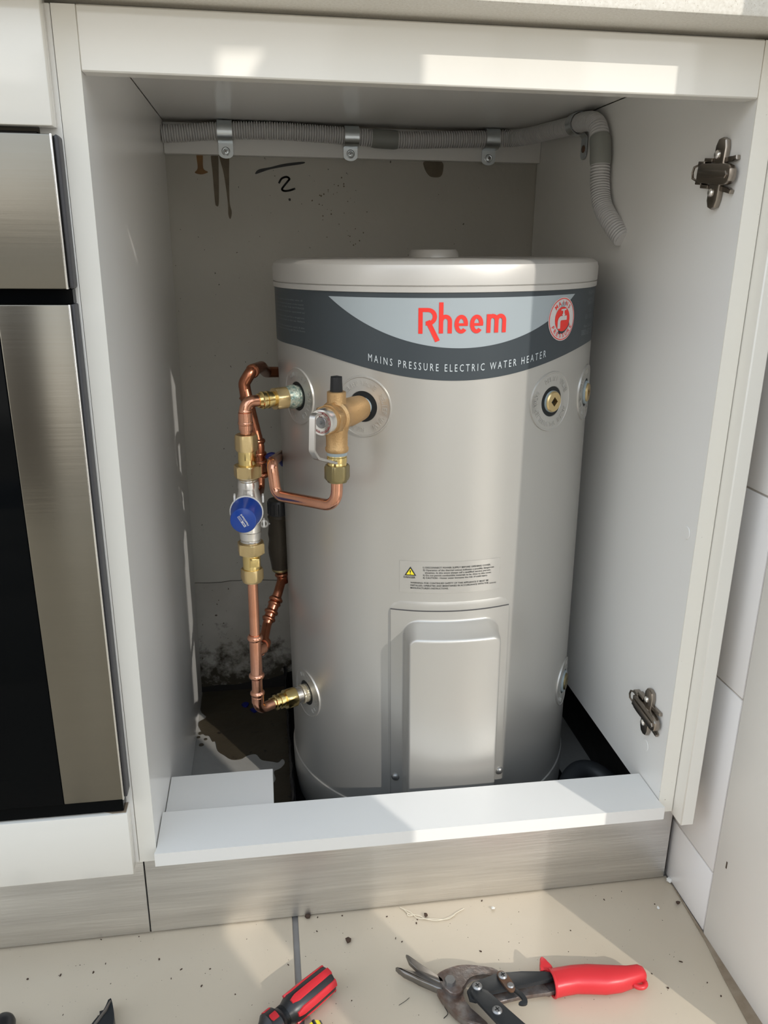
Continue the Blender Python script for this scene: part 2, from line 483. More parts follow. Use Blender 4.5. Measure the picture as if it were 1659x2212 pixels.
def stroke2(pts, w, t0=0.0006):
    b = BM()
    pts = [Vector((p[0], p[1], 0)) for p in pts]
    for a, c in zip(pts, pts[1:]):
        n = (c - a).normalized(); s = Vector((-n.y, n.x, 0)) * (w / 2); e_ = n * (w / 3)
        q = [a - e_ + s, a - e_ - s, c + e_ - s, c + e_ + s]
        prism(b, [(v.x, v.y) for v in q], WY - t0, WY + 0.0004, to=onwall)
    return b
obj('marker_figure', stroke2(spline([(0.164, 0.858), (0.168, 0.864), (0.175, 0.8665), (0.1795, 0.864), (0.177, 0.8605), (0.171, 0.8535), (0.168, 0.849), (0.172, 0.8468), (0.18, 0.8478), (0.187, 0.8502)], 3), 0.0028), M['marker'], wall_back, smooth=False)
stain('marker_dot', [(0.1775, 0.8362), (0.1805, 0.8362), (0.1805, 0.8333), (0.178, 0.8333)], M['marker'])
random.seed(3)
b = BM()
for k in range(34):
    cx, cz = random.gauss(0.245, 0.02), random.gauss(0.83, 0.022)
    if k > 26: cx, cz = random.gauss(0.285, 0.016), random.gauss(0.782, 0.006)
    r = random.uniform(0.0004, 0.0013)
    prism(b, [(cx + r * random.uniform(0.6, 1.3) * math.cos(a), cz + r * random.uniform(0.6, 1.5) * math.sin(a)) for a in np.linspace(0, 2 * PI, 7)[:-1]], WY - 0.0005, WY + 0.0003, to=onwall)
o = obj('scuff_flecks', b, M['drip'], wall_back, smooth=False); o['kind'] = 'stuff'
b = BM()
for k in range(40):
    cx, cz = random.gauss(0.412, 0.009), random.gauss(0.852, 0.009)
    r = random.uniform(0.0004, 0.0013)
    prism(b, [(cx + r * random.uniform(0.6, 1.3) * math.cos(a), cz + r * random.uniform(0.6, 1.5) * math.sin(a)) for a in np.linspace(0, 2 * PI, 6)[:-1]], WY - 0.0005, WY + 0.0003, to=onwall)
o = obj('pale_flecks', b, M['joint'], wall_back, smooth=False); o['kind'] = 'stuff'
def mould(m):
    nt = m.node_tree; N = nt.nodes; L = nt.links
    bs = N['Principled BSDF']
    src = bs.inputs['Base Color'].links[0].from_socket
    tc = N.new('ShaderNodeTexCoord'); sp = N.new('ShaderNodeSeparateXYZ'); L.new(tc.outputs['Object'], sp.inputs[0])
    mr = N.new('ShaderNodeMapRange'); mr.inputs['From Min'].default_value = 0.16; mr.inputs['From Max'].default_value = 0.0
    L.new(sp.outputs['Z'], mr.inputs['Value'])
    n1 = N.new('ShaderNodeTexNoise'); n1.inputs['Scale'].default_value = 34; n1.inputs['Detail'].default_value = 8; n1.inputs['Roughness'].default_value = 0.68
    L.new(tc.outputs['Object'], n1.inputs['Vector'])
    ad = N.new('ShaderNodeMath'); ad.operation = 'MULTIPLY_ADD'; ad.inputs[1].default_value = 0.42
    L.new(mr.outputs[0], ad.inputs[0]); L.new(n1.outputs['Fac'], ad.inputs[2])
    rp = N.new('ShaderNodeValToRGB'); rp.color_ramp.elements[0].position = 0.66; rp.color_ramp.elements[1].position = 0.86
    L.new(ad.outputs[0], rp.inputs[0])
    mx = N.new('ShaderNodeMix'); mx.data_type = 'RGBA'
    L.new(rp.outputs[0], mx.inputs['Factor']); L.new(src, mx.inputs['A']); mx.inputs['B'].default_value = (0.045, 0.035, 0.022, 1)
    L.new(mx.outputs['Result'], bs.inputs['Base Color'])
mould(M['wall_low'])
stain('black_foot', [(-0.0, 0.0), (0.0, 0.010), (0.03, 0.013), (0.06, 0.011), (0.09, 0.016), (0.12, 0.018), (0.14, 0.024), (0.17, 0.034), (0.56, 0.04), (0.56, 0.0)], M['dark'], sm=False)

# wall on the right: cut tiles up to a painted return
wall_right = setting('wall_right')
b = BM(); box(b, (0.6235, -0.19, -0.02), (0.74, 0.62, 2.4)); obj('backing', b, M['joint'], wall_right, smooth=False)
zs = [0.0, 0.0855, 0.313, 0.535, 0.757, 0.98]
for z0, z1 in zip(zs, zs[1:]):
    b = BM(); box(b, (0.622, -0.0345, z0 + 0.0012), (0.632, 0.06, z1 - 0.0012), 0.0008); obj('wall_tile', b, M['walltile'], wall_right)
b = BM(); box(b, (0.6212, -0.19, 0.0), (0.632, -0.0375, 2.4), 0.001); obj('painted_return', b, M['wallpanel'], wall_right)
b = BM(); box(b, (0.6208, -0.0585, 0.1125), (0.6215, -0.0565, 0.1215), 0.0003); obj('brown_fleck', b, M['crumb'], wall_right)
b = BM(); box(b, (0.6205, 0.067, -0.01), (0.6234, 0.60, 0.16)); obj('void_shade', b, M['dark'], wall_right, smooth=False)  # black sheet that paints in the shade of the void below the panel

# glazed opening beside the wall: jambs and rails that shape the sun
door_1 = setting('door_1')
def dbox(name, lo, hi):
    b = BM(); box(b, lo, hi, 0.002); return obj(name, b, M['alu'], door_1)
dbox('jamb', (0.622, -0.232, 0.0), (0.70, -0.19, 2.2))
b = BM()   # unseen panel added to mask the sun, slanted slot shapes the rail patch
prism(b, [(-0.675, 0.0), (-0.675, 1.60), (-1.06, 1.60), (-1.06, 0.66), (-0.90, 0.66), (-0.90, 1.468), (-0.955, 1.50), (-0.955, 1.525), (-0.858, 1.465), (-0.895, 1.455), (-0.895, 0.66), (-0.86, 0.66), (-0.86, 0.0)], 0.645, 0.665, to=lambda x, y, z: (z, x, y))
obj('sun_mask_panel', b, M['alu'], door_1, smooth=False)
dbox('end_jamb', (0.622, -1.12, 0.0), (0.70, -1.06, 1.95))
dbox('head', (0.63, -0.675, 2.2), (0.68, -0.19, 2.26))
dbox('mullion', (0.63, -0.70, 1.60), (0.68, -0.675, 2.26))

# the rest of the place, behind the camera: side wall added to block sun, a far wall on the left, an eave above
b = BM(); box(b, (0.622, -5.0, 0), (0.74, -1.12, 1.95)); obj('sun_block_wall', b, M['wallpanel'], wall_right, smooth=False)
wall_rear = setting('wall_rear')
b = BM(); box(b, (-3.4, -3.3, 0), (-0.75, -3.2, 2.4)); obj('wall_piece', b, M['roomdark'], wall_rear, smooth=False)
ceiling = setting('ceiling')
b = BM(); box(b, (-2.7, -0.35, 2.4), (0.74, 0.64, 2.46)); obj('ceiling_sheet', b, M['ceil'], ceiling, smooth=False)
trim_1 = setting('trim_1')
b = BM(); box(b, (-2.7, 0.64, 0.0), (0.74, 0.70, 2.46)); obj('upper_wall', b, M['ceil'], trim_1, smooth=False)

# ================================================================== CABINET
W = 0.564; T = 0.0175
cab = thing('kitchen_cabinet', (0.282, 0.3, 0.0), 'white open kitchen cabinet without door around the silver water heater', 'cabinet')
def part(name, lo, hi, m, parent, bev=0.0006):
    b = BM(); box(b, lo, hi, bev, 1); return obj(name, b, m, parent)
# left side: front edge band plus panel running to the slab
part('side_panel', (-T, 0.001, 0.148), (0.0, 0.588, 0.938), M['panelgloss'], cab)
part('side_panel', (-T, 0.066, 0.001), (-0.0004, 0.5885, 0.148), M['panelgloss'], cab)
part('edge_strip', (-T, 0.0, 0.148), (0.0002, 0.001, 0.938), M['edgeclean'], cab, 0.0)
part('side_panel', (W, 0.001, 0.148), (W + T, 0.588, 0.938), M['panel'], cab)
part('edge_strip', (W - 0.0002, 0.0, 0.148), (W + T, 0.001, 0.938), M['edge'], cab, 0.0)
part('top_panel', (0.0, 0.016, 0.9385), (W, 0.588, 0.9425), M['panelgloss'], cab)
part('top_rail', (0.0, 0.0, 0.893), (W, 0.018, 0.9385), M['gloss'], cab, 0.0012)
part('back_batten', (0.0005, 0.573, 0.893), (W - 0.0005, 0.5888, 0.9345), M['board'], cab)
part('filler_panel', (0.5825, -0.02, 0.143), (0.5985, 0.05, 0.94), M['edgeclean'], cab, 0.0012)
# bottom rail (slightly skewed, front edge proud) and the off-cut of the floor panel
b = BM()
plate(b, [(0.001, 0.0555, 0.149), (W - 0.001, 0.05, 0.149), (W - 0.001, 0.0, 0.149), (W + 0.0005, -0.0132, 0.149), (-0.0005, -0.0102, 0.149), (0.001, 0.0, 0.149)][::-1], (0, 0, 1), 0.016)
obj('bottom_rail', b, M['board'], cab, smooth=False)
b = BM(); box(b, (0.0006, 0.0562, 0.1325), (0.124, 0.1415, 0.1485), 0.0006, 1); obj('floor_offcut', b, M['board'], cab)
for y, z in ((0.013, 0.486), (0.039, 0.2085)):
    b = BM(); lathe(b, (W - 0.0003, y + 0.006, z), (-1, 0, 0), [(0, 0.0072), (0.0006, 0.0066)], 20); obj('screw_cap', b, M['panel'], cab)
# hinge mounting plates on the right panel
def hinge(y0, z0, k, tilt):
    """cross shaped mounting plate, screwed to the panel face x=W, built towards -x"""
    X = W - 0.0002
    rot = Matrix.Rotation(tilt, 3, 'X')
    def tf(p):
        q = rot @ Vector((0, (p[1]) * k, (p[2]) * k))
        return Vector((X - p[0] * k, y0 + q.y, z0 + q.z))
    def ap(bm):
        for v in bm.verts: v.co = tf(v.co)
        return bm
    # wings: domed rounded tongues with a screw slot
    b = BM()
    for s in (1, -1):
        poly = [(0.0095, 0.005 * s), (0.0095, 0.024 * s), (0.006, 0.0300 * s), (0.000, 0.0315 * s), (-0.006, 0.0295 * s), (-0.0085, 0.023 * s), (-0.0085, 0.005 * s)]
        prism(b, poly, 0.0, 0.0062, 0.0018, to=lambda x, y, z: (z, x, y))
    base = obj('hinge_plate', ap(b), M['nickeldark'], cab)
    # channel with tongue at the front
    b = BM()
    prism(b, [(-0.031, -0.0055), (-0.028, -0.0095), (-0.012, -0.0105), (0.022, -0.0095), (0.027, -0.006), (0.0285, 0.0), (0.027, 0.006), (0.022, 0.0095), (-0.012, 0.0105), (-0.028, 0.0095), (-0.031, 0.0055)][::-1] if False else
          [(0.028, -0.006), (0.022, -0.0088), (-0.02, -0.0092), (-0.026, -0.0080), (-0.030, -0.0052), (-0.031, 0.0), (-0.030, 0.0052), (-0.026, 0.0080), (-0.02, 0.0092), (0.022, 0.0088), (0.028, 0.006)],
          0.003, 0.0105, 0.0012, to=lambda x, y, z: (z, x, y))
    obj('channel', ap(b), M['nickeldark'], base)
    b = BM()
    prism(b, [(0.024, -0.0035), (-0.026, -0.0032), (-0.0285, 0.0), (-0.026, 0.0032), (0.024, 0.0035)], 0.0104, 0.0125, 0.0005, to=lambda x, y, z: (z, x, y))
    obj('slide_arm', ap(b), M['nickeldark'], base)
    # stepped rear shoulders
    b = BM()
    for s in (1, -1):
        box(b, (0.0, 0.010, min(0.010 * s, 0.0135 * s)), (0.007, 0.024, max(0.010 * s, 0.0135 * s)), 0.0006)
        box(b, (0.0, 0.022, min(0.006 * s, 0.0105 * s)), (0.008, 0.033, max(0.006 * s, 0.0105 * s)), 0.0006)
    obj('shoulder', ap(b), M['nickeldark'], base)
    # rear wire loop
    b = BM()
    tube(b, [(0.006, 0.027, -0.0072), (0.007, 0.034, -0.0066), (0.008, 0.0385, -0.005), (0.0085, 0.0395, 0.0), (0.008, 0.0385, 0.005), (0.007, 0.034, 0.0066), (0.006, 0.027, 0.0072)], 0.0012, 8)
    obj('loop', ap(b), M['nickeldark'], base)
    # front prongs
    for s in (1, -1):
        b = BM()
        prism(b, [(-0.006, 0.0095 * s), (-0.006, 0.0145 * s), (-0.020, 0.0155 * s), (-0.0265, 0.0165 * s), (-0.0275, 0.013 * s), (-0.021, 0.0112 * s)], 0.0, 0.0045, 0.0007, to=lambda x, y, z: (z, x, y))
        obj('prong', ap(b), M['nickeldark'], base)
        b = BM()
        lathe(b, (0.005, 0.0025, 0.0165 * s), (1, 0, 0), [(0, 0.0042), (0.0022, 0.0040), (0.0036, 0.0026), (0.004, 0.0)], 14)
        obj('screw', ap(b), M['chrome'], base)
hinge(0.043, 0.836, 1.0, 0.10)
hinge(0.044, 0.2545, 0.97, 0.05)

# benchtop
b = BM(); box(b, (-1.4, -0.045, 0.9428), (0.6215, 0.635, 0.9828), 0.003)
tag(obj('benchtop', b, M['stone'], origin=(-0.38, 0.29, 0.9428)), 'pale speckled stone benchtop overhanging the top of the white cabinet', 'benchtop')

# ================================================================== OVEN SIDE
oc = thing('oven_cabinet', (-0.3, 0.3, 0.0), 'white built-in oven housing with glossy panels above and below the oven', 'cabinet')
part('side_panel', (-0.0352, 0.0, 0.148), (-T - 0.0005, 0.588, 0.938), M['board'], oc)
b = BM(); box(b, (-0.60, -0.018, 0.852), (-0.0212, 0.0, 0.9405), 0.0014); obj('upper_panel', b, M['gloss'], oc)
b = BM(); box(b, (-0.60, -0.0185, 0.149), (-0.0212, -0.0002, 0.2245), 0.001); obj('lower_panel', b, M['gloss'], oc)
b = BM(); prism(b, [(-0.0225, -0.0165), (-0.0225, -0.001), (-0.048, -0.001), (-0.05, -0.006), (-0.042, -0.009), (-0.044, -0.013), (-0.036, -0.0165)], 0.2242, 0.2250); obj('grime_patch', b, M['dirt'], oc, smooth=False)
ov = thing('oven', (-0.31, 0.25, 0.2255), 'built-in oven with black glass door and brushed steel surround at left edge', 'oven')
part('carcass', (-0.59, 0.0005, 0.2255), (-0.037, 0.52, 0.85), M['black'], ov)
b = BM(); box(b, (-0.59, -0.019, 0.7325), (-0.0222, 0.0, 0.8465), 0.0012); cp = obj('control_panel', b, M['steel'], ov)
b = BM(); box(b, (-0.0226, -0.0165, 0.7325), (-0.0185, -0.0005, 0.8465), 0.0025, 3); obj('side_trim', b, M['gasket'], ov)
part('vent_gap', (-0.59, -0.012, 0.7205), (-0.021, 0.0, 0.7325), M['glass_black'], ov)
b = BM()
box(b, (-0.079, -0.021, 0.2435), (-0.0222, -0.0005, 0.7205), 0.0012)
dr = obj('door_frame', b, M['steel'], ov)
b = BM(); box(b, (-0.59, -0.0208, 0.2435), (-0.0793, -0.001, 0.7200), 0.0006); obj('door_glass', b, M['glass_black'], ov)
b = BM(); box(b, (-0.0226, -0.017, 0.2435), (-0.0195, -0.0005, 0.7205), 0.0012); obj('side_trim', b, M['gasket'], ov)
part('lower_trim', (-0.59, -0.016, 0.2262), (-0.0245, 0.0, 0.2432), M['glass_black'], ov)
for z0, z1 in ((0.7325, 0.8465), (0.2435, 0.7205)):
    b = BM(); box(b, (-0.0236, -0.0214, z0), (-0.0220, -0.0185, z1), 0.0004); obj('bright_edge', b, M['chrome'], ov)

# ================================================================== KICKBOARDS
b = BM(); box(b, (-0.0236, 0.052, 0.0015), (0.6165, 0.0595, 0.1475), 0.0004)
tag(obj('kickboard', b, M['kick'], origin=(0.296, 0.055, 0.0015)), 'brushed steel kickboard under the open white cabinet', 'kickboard', 'steel kickboards along the floor')
b = BM(); box(b, (-0.70, 0.052, 0.0015), (-0.0252, 0.0595, 0.1475), 0.0004)
tag(obj('kickboard', b, M['kick'], origin=(-0.36, 0.055, 0.0015)), 'brushed steel kickboard under the oven at the lower left corner', 'kickboard', 'steel kickboards along the floor')
b = BM(); box(b, (-0.7, 0.0596, 0.0015), (0.62, 0.066, 0.1475)); obj('backing', b, M['black'], cab, smooth=False)

# ================================================================== WATER HEATER (built in its own frame, then leaned 0.8 degrees)
R = 0.198
TANK_TILT = math.radians(-0.8)
tk = thing('water_heater', (0.3559, 0.31, 0.006), 'silver cylindrical electric water heater with grey label standing inside the open cabinet', 'water heater', local=True)
tk.rotation_euler = (0, TANK_TILT, 0)
def cyl(th, z, r=R):
    t = math.radians(th)
    return Vector((r * math.sin(t), -r * math.cos(t), z - 0.006))
b = BM(); lathe(b, (0, 0, 0), (0, 0, 1), [(0.072, R), (0.7185, R)], 128, cap=False); obj('body', b, M['tank'], tk)
b = BM(); lathe(b, (0, 0, 0), (0, 0, 1), [(0.006, R - 0.006), (0.010, R - 0.001), (0.030, R + 0.0015), (0.069, R + 0.0022), (0.0725, R + 0.0016), (0.0735, R - 0.0005)], 128); obj('base_ring', b, M['tank'], tk)
b = BM(); lathe(b, (0, 0, 0), (0, 0, 1), [(0.7180, R), (0.7185, R + 0.0016), (0.7240, R + 0.0018), (0.7243, R + 0.0002), (0.7252, R + 0.0002), (0.7254, R + 0.002), (0.7400, R + 0.0022), (0.7455, R + 0.0005), (0.7485, R - 0.004), (0.7498, R - 0.012), (0.7505, 0.09), (0.7505, 0.0)], 128)
lid = obj('lid', b, M['lid'], tk)
b = BM(); lathe(b, (0, 0, 0), (0, 0, 1), [(0.7495, 0.0315), (0.7560, 0.0305), (0.7595, 0.0275), (0.7600, 0.0)], 48); obj('lid_cap', b, M['lid'], lid)

# label band
def band_bot(th):
    u = (th + 4) / 64
    return 0.6478 - 0.0138 * math.cos(PI * max(-1, min(1, u)))
def lens_bot(th): return 0.6680 + 2.72e-5 * (th + 3) ** 2
def sheet(fz0, fz1, th0, th1, n, r, nz=2):
    b = BM()
    cols = []
    for k in range(n + 1):
        th = th0 + (th1 - th0) * k / n
        z0, z1 = fz0(th), fz1(th)
        cols.append([b.verts.new(cyl(th, z0 + (z1 - z0) * j / nz, r)) for j in range(nz + 1)])
    for a, c in zip(cols, cols[1:]):
        for j in range(nz): b.faces.new((a[j], c[j], c[j + 1], a[j + 1]))
    return b
band = obj('label_band', sheet(band_bot, lambda t: 0.7242, -110, 104, 150, R + 0.0004), M['band'], tk)
obj('label_crescent', sheet(lens_bot, lambda t: max(lens_bot(t), 0.7190), -46.3, 40.3, 90, R + 0.0006), M['lens'], band)
# red lettering, drawn with strokes (units: u across, v up, in 0.1 mm)
def ribbon(bm, pts, w, to, closed=False):
    pts = [Vector((p[0], p[1])) for p in pts]
    L, Rr = [], []
    n = len(pts)
    for i, p in enumerate(pts):
        a = pts[max(0, i - 1)]; c = pts[min(n - 1, i + 1)]
        d = (c - a).normalized(); s = Vector((-d.y, d.x)) * w / 2
        L.append(bm.verts.new(to(*(p + s)))); Rr.append(bm.verts.new(to(*(p - s))))
    for i in range(n - 1): bm.faces.new((Rr[i], Rr[i + 1], L[i + 1], L[i]))
def arc(cx, cy, rx, ry, a0, a1, n=16):
    return [(cx + rx * math.cos(math.radians(a0 + (a1 - a0) * k / n)), cy + ry * math.sin(math.radians(a0 + (a1 - a0) * k / n))) for k in range(n + 1)]
DU, DV = 0.000223, 0.000206
def wrap(th0, z0, r):
    return lambda x, y: cyl(th0 + math.degrees(x / R), z0 + y, r)
_to = wrap(-16.1, 0.6834, R + 0.0009)
lift = [0.0]
def to(x, y):
    p = _to(x * DU, y * DV); return p + Vector((p.x, p.y, 0)).normalized() * lift[0]
b = BM()
w = 20
def red(pts, ww=w):
    lift[0] += 0.00004; ribbon(b, pts, ww, to)
red([(10, -2), (10, 125)])                                                          # R stem
red([(10, 115), (45, 115)] + arc(45, 82, 31, 33, 90, -90)[1:] + [(34, 49)])
red([(43, 62), (90, -39)], w * 1.15)                                                # long leg
red([(105, 0), (105, 152)])                                                         # h
red([(105, 42)] + arc(125.5, 58, 20.5, 24.5, 180, 0) + [(146, 0)])
for ex in (199, 272):                                                               # e e
    red(arc(ex, 45, 22, 36.5, 0, 318, 30), w * 0.97)
    red([(ex - 22, 43), (ex + 31, 43)], w * 0.66)
red([(330, 0), (330, 92)])                                                          # m
for mx in (330, 369):
    red([(mx, 42)] + arc(mx + 19.5, 59, 19.5, 24, 180, 0) + [(mx + 39, 0)])
obj('red_lettering', b, M['red'], band, smooth=False)
b = BM()
def base_line(th): return 0.6437 + 1.17e-5 * (th + 3) ** 2
def arc_to(x, y):
    th = -31.9 + math.degrees(x / R)
    return cyl(th, base_line(th) + y, R + 0.0009)
put_text(b, 'M A I N S   P R E S S U R E   E L E C T R I C   W A T E R   H E A T E R', arc_to, width=math.radians(58.7) * R, height=0.0076)
obj('pale_lettering', b, M['pale'], band, smooth=False)
# round badge
bc, bz = 33.7, 0.6932
def disc(bm, r0, r1, to, n=48):
    ins = [bm.verts.new(to(r0 * math.cos(2 * PI * k / n), r0 * math.sin(2 * PI * k / n))) for k in range(n)] if r0 > 0 else None
    out = [bm.verts.new(to(r1 * math.cos(2 * PI * k / n), r1 * math.sin(2 * PI * k / n))) for k in range(n)]
    if ins:
        for k in range(n): bm.faces.new((ins[k], out[k], out[(k + 1) % n], ins[(k + 1) % n]))
    else: bm.faces.new(out)
bt = lambda h: wrap(bc, bz, R + h)
b = BM(); disc(b, 0, 0.0234, bt(0.0010)); obj('badge', b, M['badge'], band, smooth=False)
b = BM()
disc(b, 0.0215, 0.0224, bt(0.0013)); disc(b, 0, 0.0131, bt(0.0013))
def ring_text(bm, s, r, a0, a1, h, to, flip=False):
    n = len(s)
    for k, ch in enumerate(s):
        a = math.radians(a0 + (a1 - a0) * (k + 0.5) / n)
        def tt(x, y, a=a):
            yy = -y if flip else y
            rr = r + y if not flip else r - y
            up_ = (math.cos(a), math.sin(a)); rt = (math.sin(a), -math.cos(a))
            if flip: rt = (-rt[0], -rt[1])
            return to(up_[0] * rr + rt[0] * x, up_[1] * rr + rt[1] * x)
        put_text(bm, ch, tt, height=h, bold=0.012, align='C')
ring_text(b, 'MAINS', 0.0152, 142, 38, 0.0044, bt(0.0013))
ring_text(b, 'PRESSURE', 0.0198, 200, 340, 0.0044, bt(0.0013), flip=True)
bd = obj('badge_red_print', b, M['red'], band, smooth=False)
b = BM()
t4 = bt(0.0016)
ribbon(b, [(-0.0035, 0.0098), (0.0055, 0.0103)], 0.0017, t4)
ribbon(b, [(0.001, 0.010), (0.001, 0.002)], 0.0026, t4)
ribbon(b, [(-0.0015, 0.0048), (0.0035, 0.0048)], 0.0014, t4)
ribbon(b, [(0.0072, 0.0012), (-0.001, 0.0012)] + arc(-0.0022, -0.0028, 0.0042, 0.004, 90, 180, 8) + [(-0.0064, -0.010)], 0.0046, t4)
obj('badge_tap', b, M['badge'], band, smooth=False)
# fine print either side of the band
b = BM()
rows = [(0.7115, 'this appliance and its safety valve, all', 0.030), (0.7070, 'work on the electrical system of this heater', 0.034), (0.7030, 'DO NOT ALTER THE SETTINGS', 0.0345), (0.6985, 'of the valve, it must be operated as', 0.0355),
        (0.6925, 'if the heater is not used for a dangerous', 0.034), (0.6885, 'gas may be present at the tap. Before', 0.035), (0.6815, 'Refer to the installation card. If the', 0.0335), (0.6780, 'valve does not discharge there from', 0.035)]
for z, s, wd in rows:
    th1 = -57.8 - (0.0355 - wd) * 290 * 0.6
    to2 = lambda x, y, th1=th1, z=z: cyl(th1 + math.degrees(x / R), z + y, R + 0.0008)
    put_text(b, s, to2, width=0.085 * wd / 0.0355, height=0.0017, bold=0.005, align='R')
obj('fine_print', b, M['dimprint'], band, smooth=False)
b = BM()
for z, s, wd, h in [(0.7165, 'RHEEM NZ', 0.030, 0.0042), (0.7095, 'AUSTRALIA', 0.030, 0.0030), (0.7055, 'SERVICE', 0.029, 0.0030), (0.6965, 'CALL', 0.017, 0.0034), (0.6895, '131 031', 0.026, 0.0050), (0.6800, 'New Zealand', 0.031, 0.0030), (0.6715, '0800 657 335', 0.045, 0.0062)]:
    to2 = lambda x, y, z=z: cyl((53.5 if z < 0.69 else 56) + math.degrees(x / R), z + y, R + 0.0008)
    put_text(b, s, to2, width=wd, height=h, bold=0.005, align='C')
obj('fine_print', b, M['dimprint'], band, smooth=False)

# warning sticker
wl_ = obj('warning_label', sheet(lambda t: 0.3885, lambda t: 0.4275, -21.6, 12.6, 24, R + 0.0003), M['clear'], tk)
b = BM()
def wt(th, z): return wrap(th, z, R + 0.0007)
lines = [(0.4195, '1) DISCONNECT POWER SUPPLY BEFORE OPENING COVER.', -13.8, 9.2), (0.4163, '2) Operation of the thermal cutout indicates a possibly dangerous', -13.8, 10.4), (0.4131, 'situation. In this event always call a qualified service person.', -13.1, 9.3),
         (0.4099, '3) Do not permit combustible materials to be close to this cover.', -13.8, 9.6), (0.4067, '4) CAUTION - Hotter water increases the risk of scald injury.', -13.8, 8.2),
         (0.4002, 'WARNING: FOR CONTINUED SAFETY OF THIS APPLIANCE IT MUST BE', -17.9, 8.6), (0.3969, 'INSTALLED, OPERATED AND MAINTAINED IN ACCORDANCE WITH THE', -17.9, 8.6), (0.3936, "MANUFACTURER'S INSTRUCTIONS.", -17.9, -5.2), (0.3965, '120554 B2', 8.9, 11.4)]
for z, s, t0, t1 in lines:
    put_text(b, s, wt(t0, z), width=math.radians(t1 - t0) * R, height=0.0019 if z != 0.3965 else 0.0014, bold=0.012)
put_text(b, 'DANGER', wt(-20.2, 0.4065), width=0.0135, height=0.0024, bold=0.012)
to = wt(-17.95, 0.4098)
b.faces.new([b.verts.new(to(x, y)) for x, y in ((-0.0068, 0), (0.0068, 0), (0, 0.0112))])
obj('warning_text', b, M['ink'], wl_, smooth=False)
b = BM(); to = wrap(-17.95, 0.4098, R + 0.0010)
b.faces.new([b.verts.new(to(x, y)) for x, y in ((-0.0046, 0.0013), (0.0046, 0.0013), (0, 0.0088))]); tri = obj('warning_triangle', b, M['yellow'], wl_, smooth=False)
b = BM(); to = wrap(-17.95, 0.4098, R + 0.0013)
b.faces.new([b.verts.new(to(x, y)) for x, y in ((-0.00035, 0.0034), (0.00035, 0.0034), (0.0008, 0.0068), (-0.0008, 0.0068))])
b.faces.new([b.verts.new(to(x, y)) for x, y in ((-0.0005, 0.0018), (0.0005, 0.0018), (0.0005, 0.0027), (-0.0005, 0.0027))])
obj('exclamation_mark', b, M['ink'], wl_, smooth=False)

# access cover: thin flange plate plus raised pan
def shell(th0, th1, z0, z1, hfun, n, m_, r):
    b = BM(); g = []
    for i in range(n + 1):
        row = []
        for j in range(m_ + 1):
            th = th0 + (th1 - th0) * i / n; z = z0 + (z1 - z0) * j / m_
            row.append(b.verts.new(cyl(th, z, r + hfun(th, z))))
        g.append(row)
    for i in range(n):
        for j in range(m_): b.faces.new((g[i][j], g[i + 1][j], g[i + 1][j + 1], g[i][j + 1]))
    return b
def sstep(x): x = max(0, min(1, x)); return x * x * (3 - 2 * x)
mm = lambda deg: math.radians(deg) * R
def rr_dist(th, z, t0, t1, z0, z1, rad):
    cx, hx = mm((t0 + t1) / 2), mm(t1 - t0) / 2
    cz, hz = (z0 + z1) / 2, (z1 - z0) / 2
    qx = abs(mm(th) - cx) - hx + rad; qz = abs(z - cz) - hz + rad
    return rad - (math.hypot(max(qx, 0), max(qz, 0)) + min(max(qx, qz), 0))
obj('cover_surround', shell(-26.0, 18.0, 0.10, 0.3775, lambda t, z: 0.0012 * sstep(rr_dist(t, z, -25.8, 17.8, 0.02, 0.377, 0.018) / 0.003), 90, 110, R - 0.0002), M['tank'], tk)
cover = obj('access_cover', shell(-24.6, 16.6, 0.105, 0.3655, lambda t, z: 0.0022 + 0.0300 * sstep(rr_dist(t, z, -20.4, 13.0, 0.02, 0.3545, 0.020) / 0.013) ** 0.9, 150, 170, R), M['tank'], tk, angle=70)
b = BM(); g_ = 0.0006
for (t0, t1, z0, z1) in ((-24.75, -24.55, 0.105, 0.3665), (16.55, 16.75, 0.105, 0.3665), (-24.75, 16.75, 0.3655, 0.3665)):
    n = 30 if t1 - t0 > 5 else 1
    for k in range(n):
        ta, tb = t0 + (t1 - t0) * k / n, t0 + (t1 - t0) * (k + 1) / n
        b.faces.new([b.verts.new(cyl(*q, R + 0.0014)) for q in ((ta, z0), (tb, z0), (tb, z1), (ta, z1))])
obj('cover_gap', b, M['gasket'], cover, smooth=False)
for th, z in ((-22.9, 0.1345), (16.0, 0.1345)):
    b = BM(); P = cyl(th, z, R + 0.0018); d = Vector((P.x, P.y, 0))
    lathe(b, P, d, [(0, 0.0052), (0.0015, 0.0050), (0.0034, 0.0034), (0.0042, 0.0)], 16); obj('cover_screw', b, M['boltgrey'], cover)

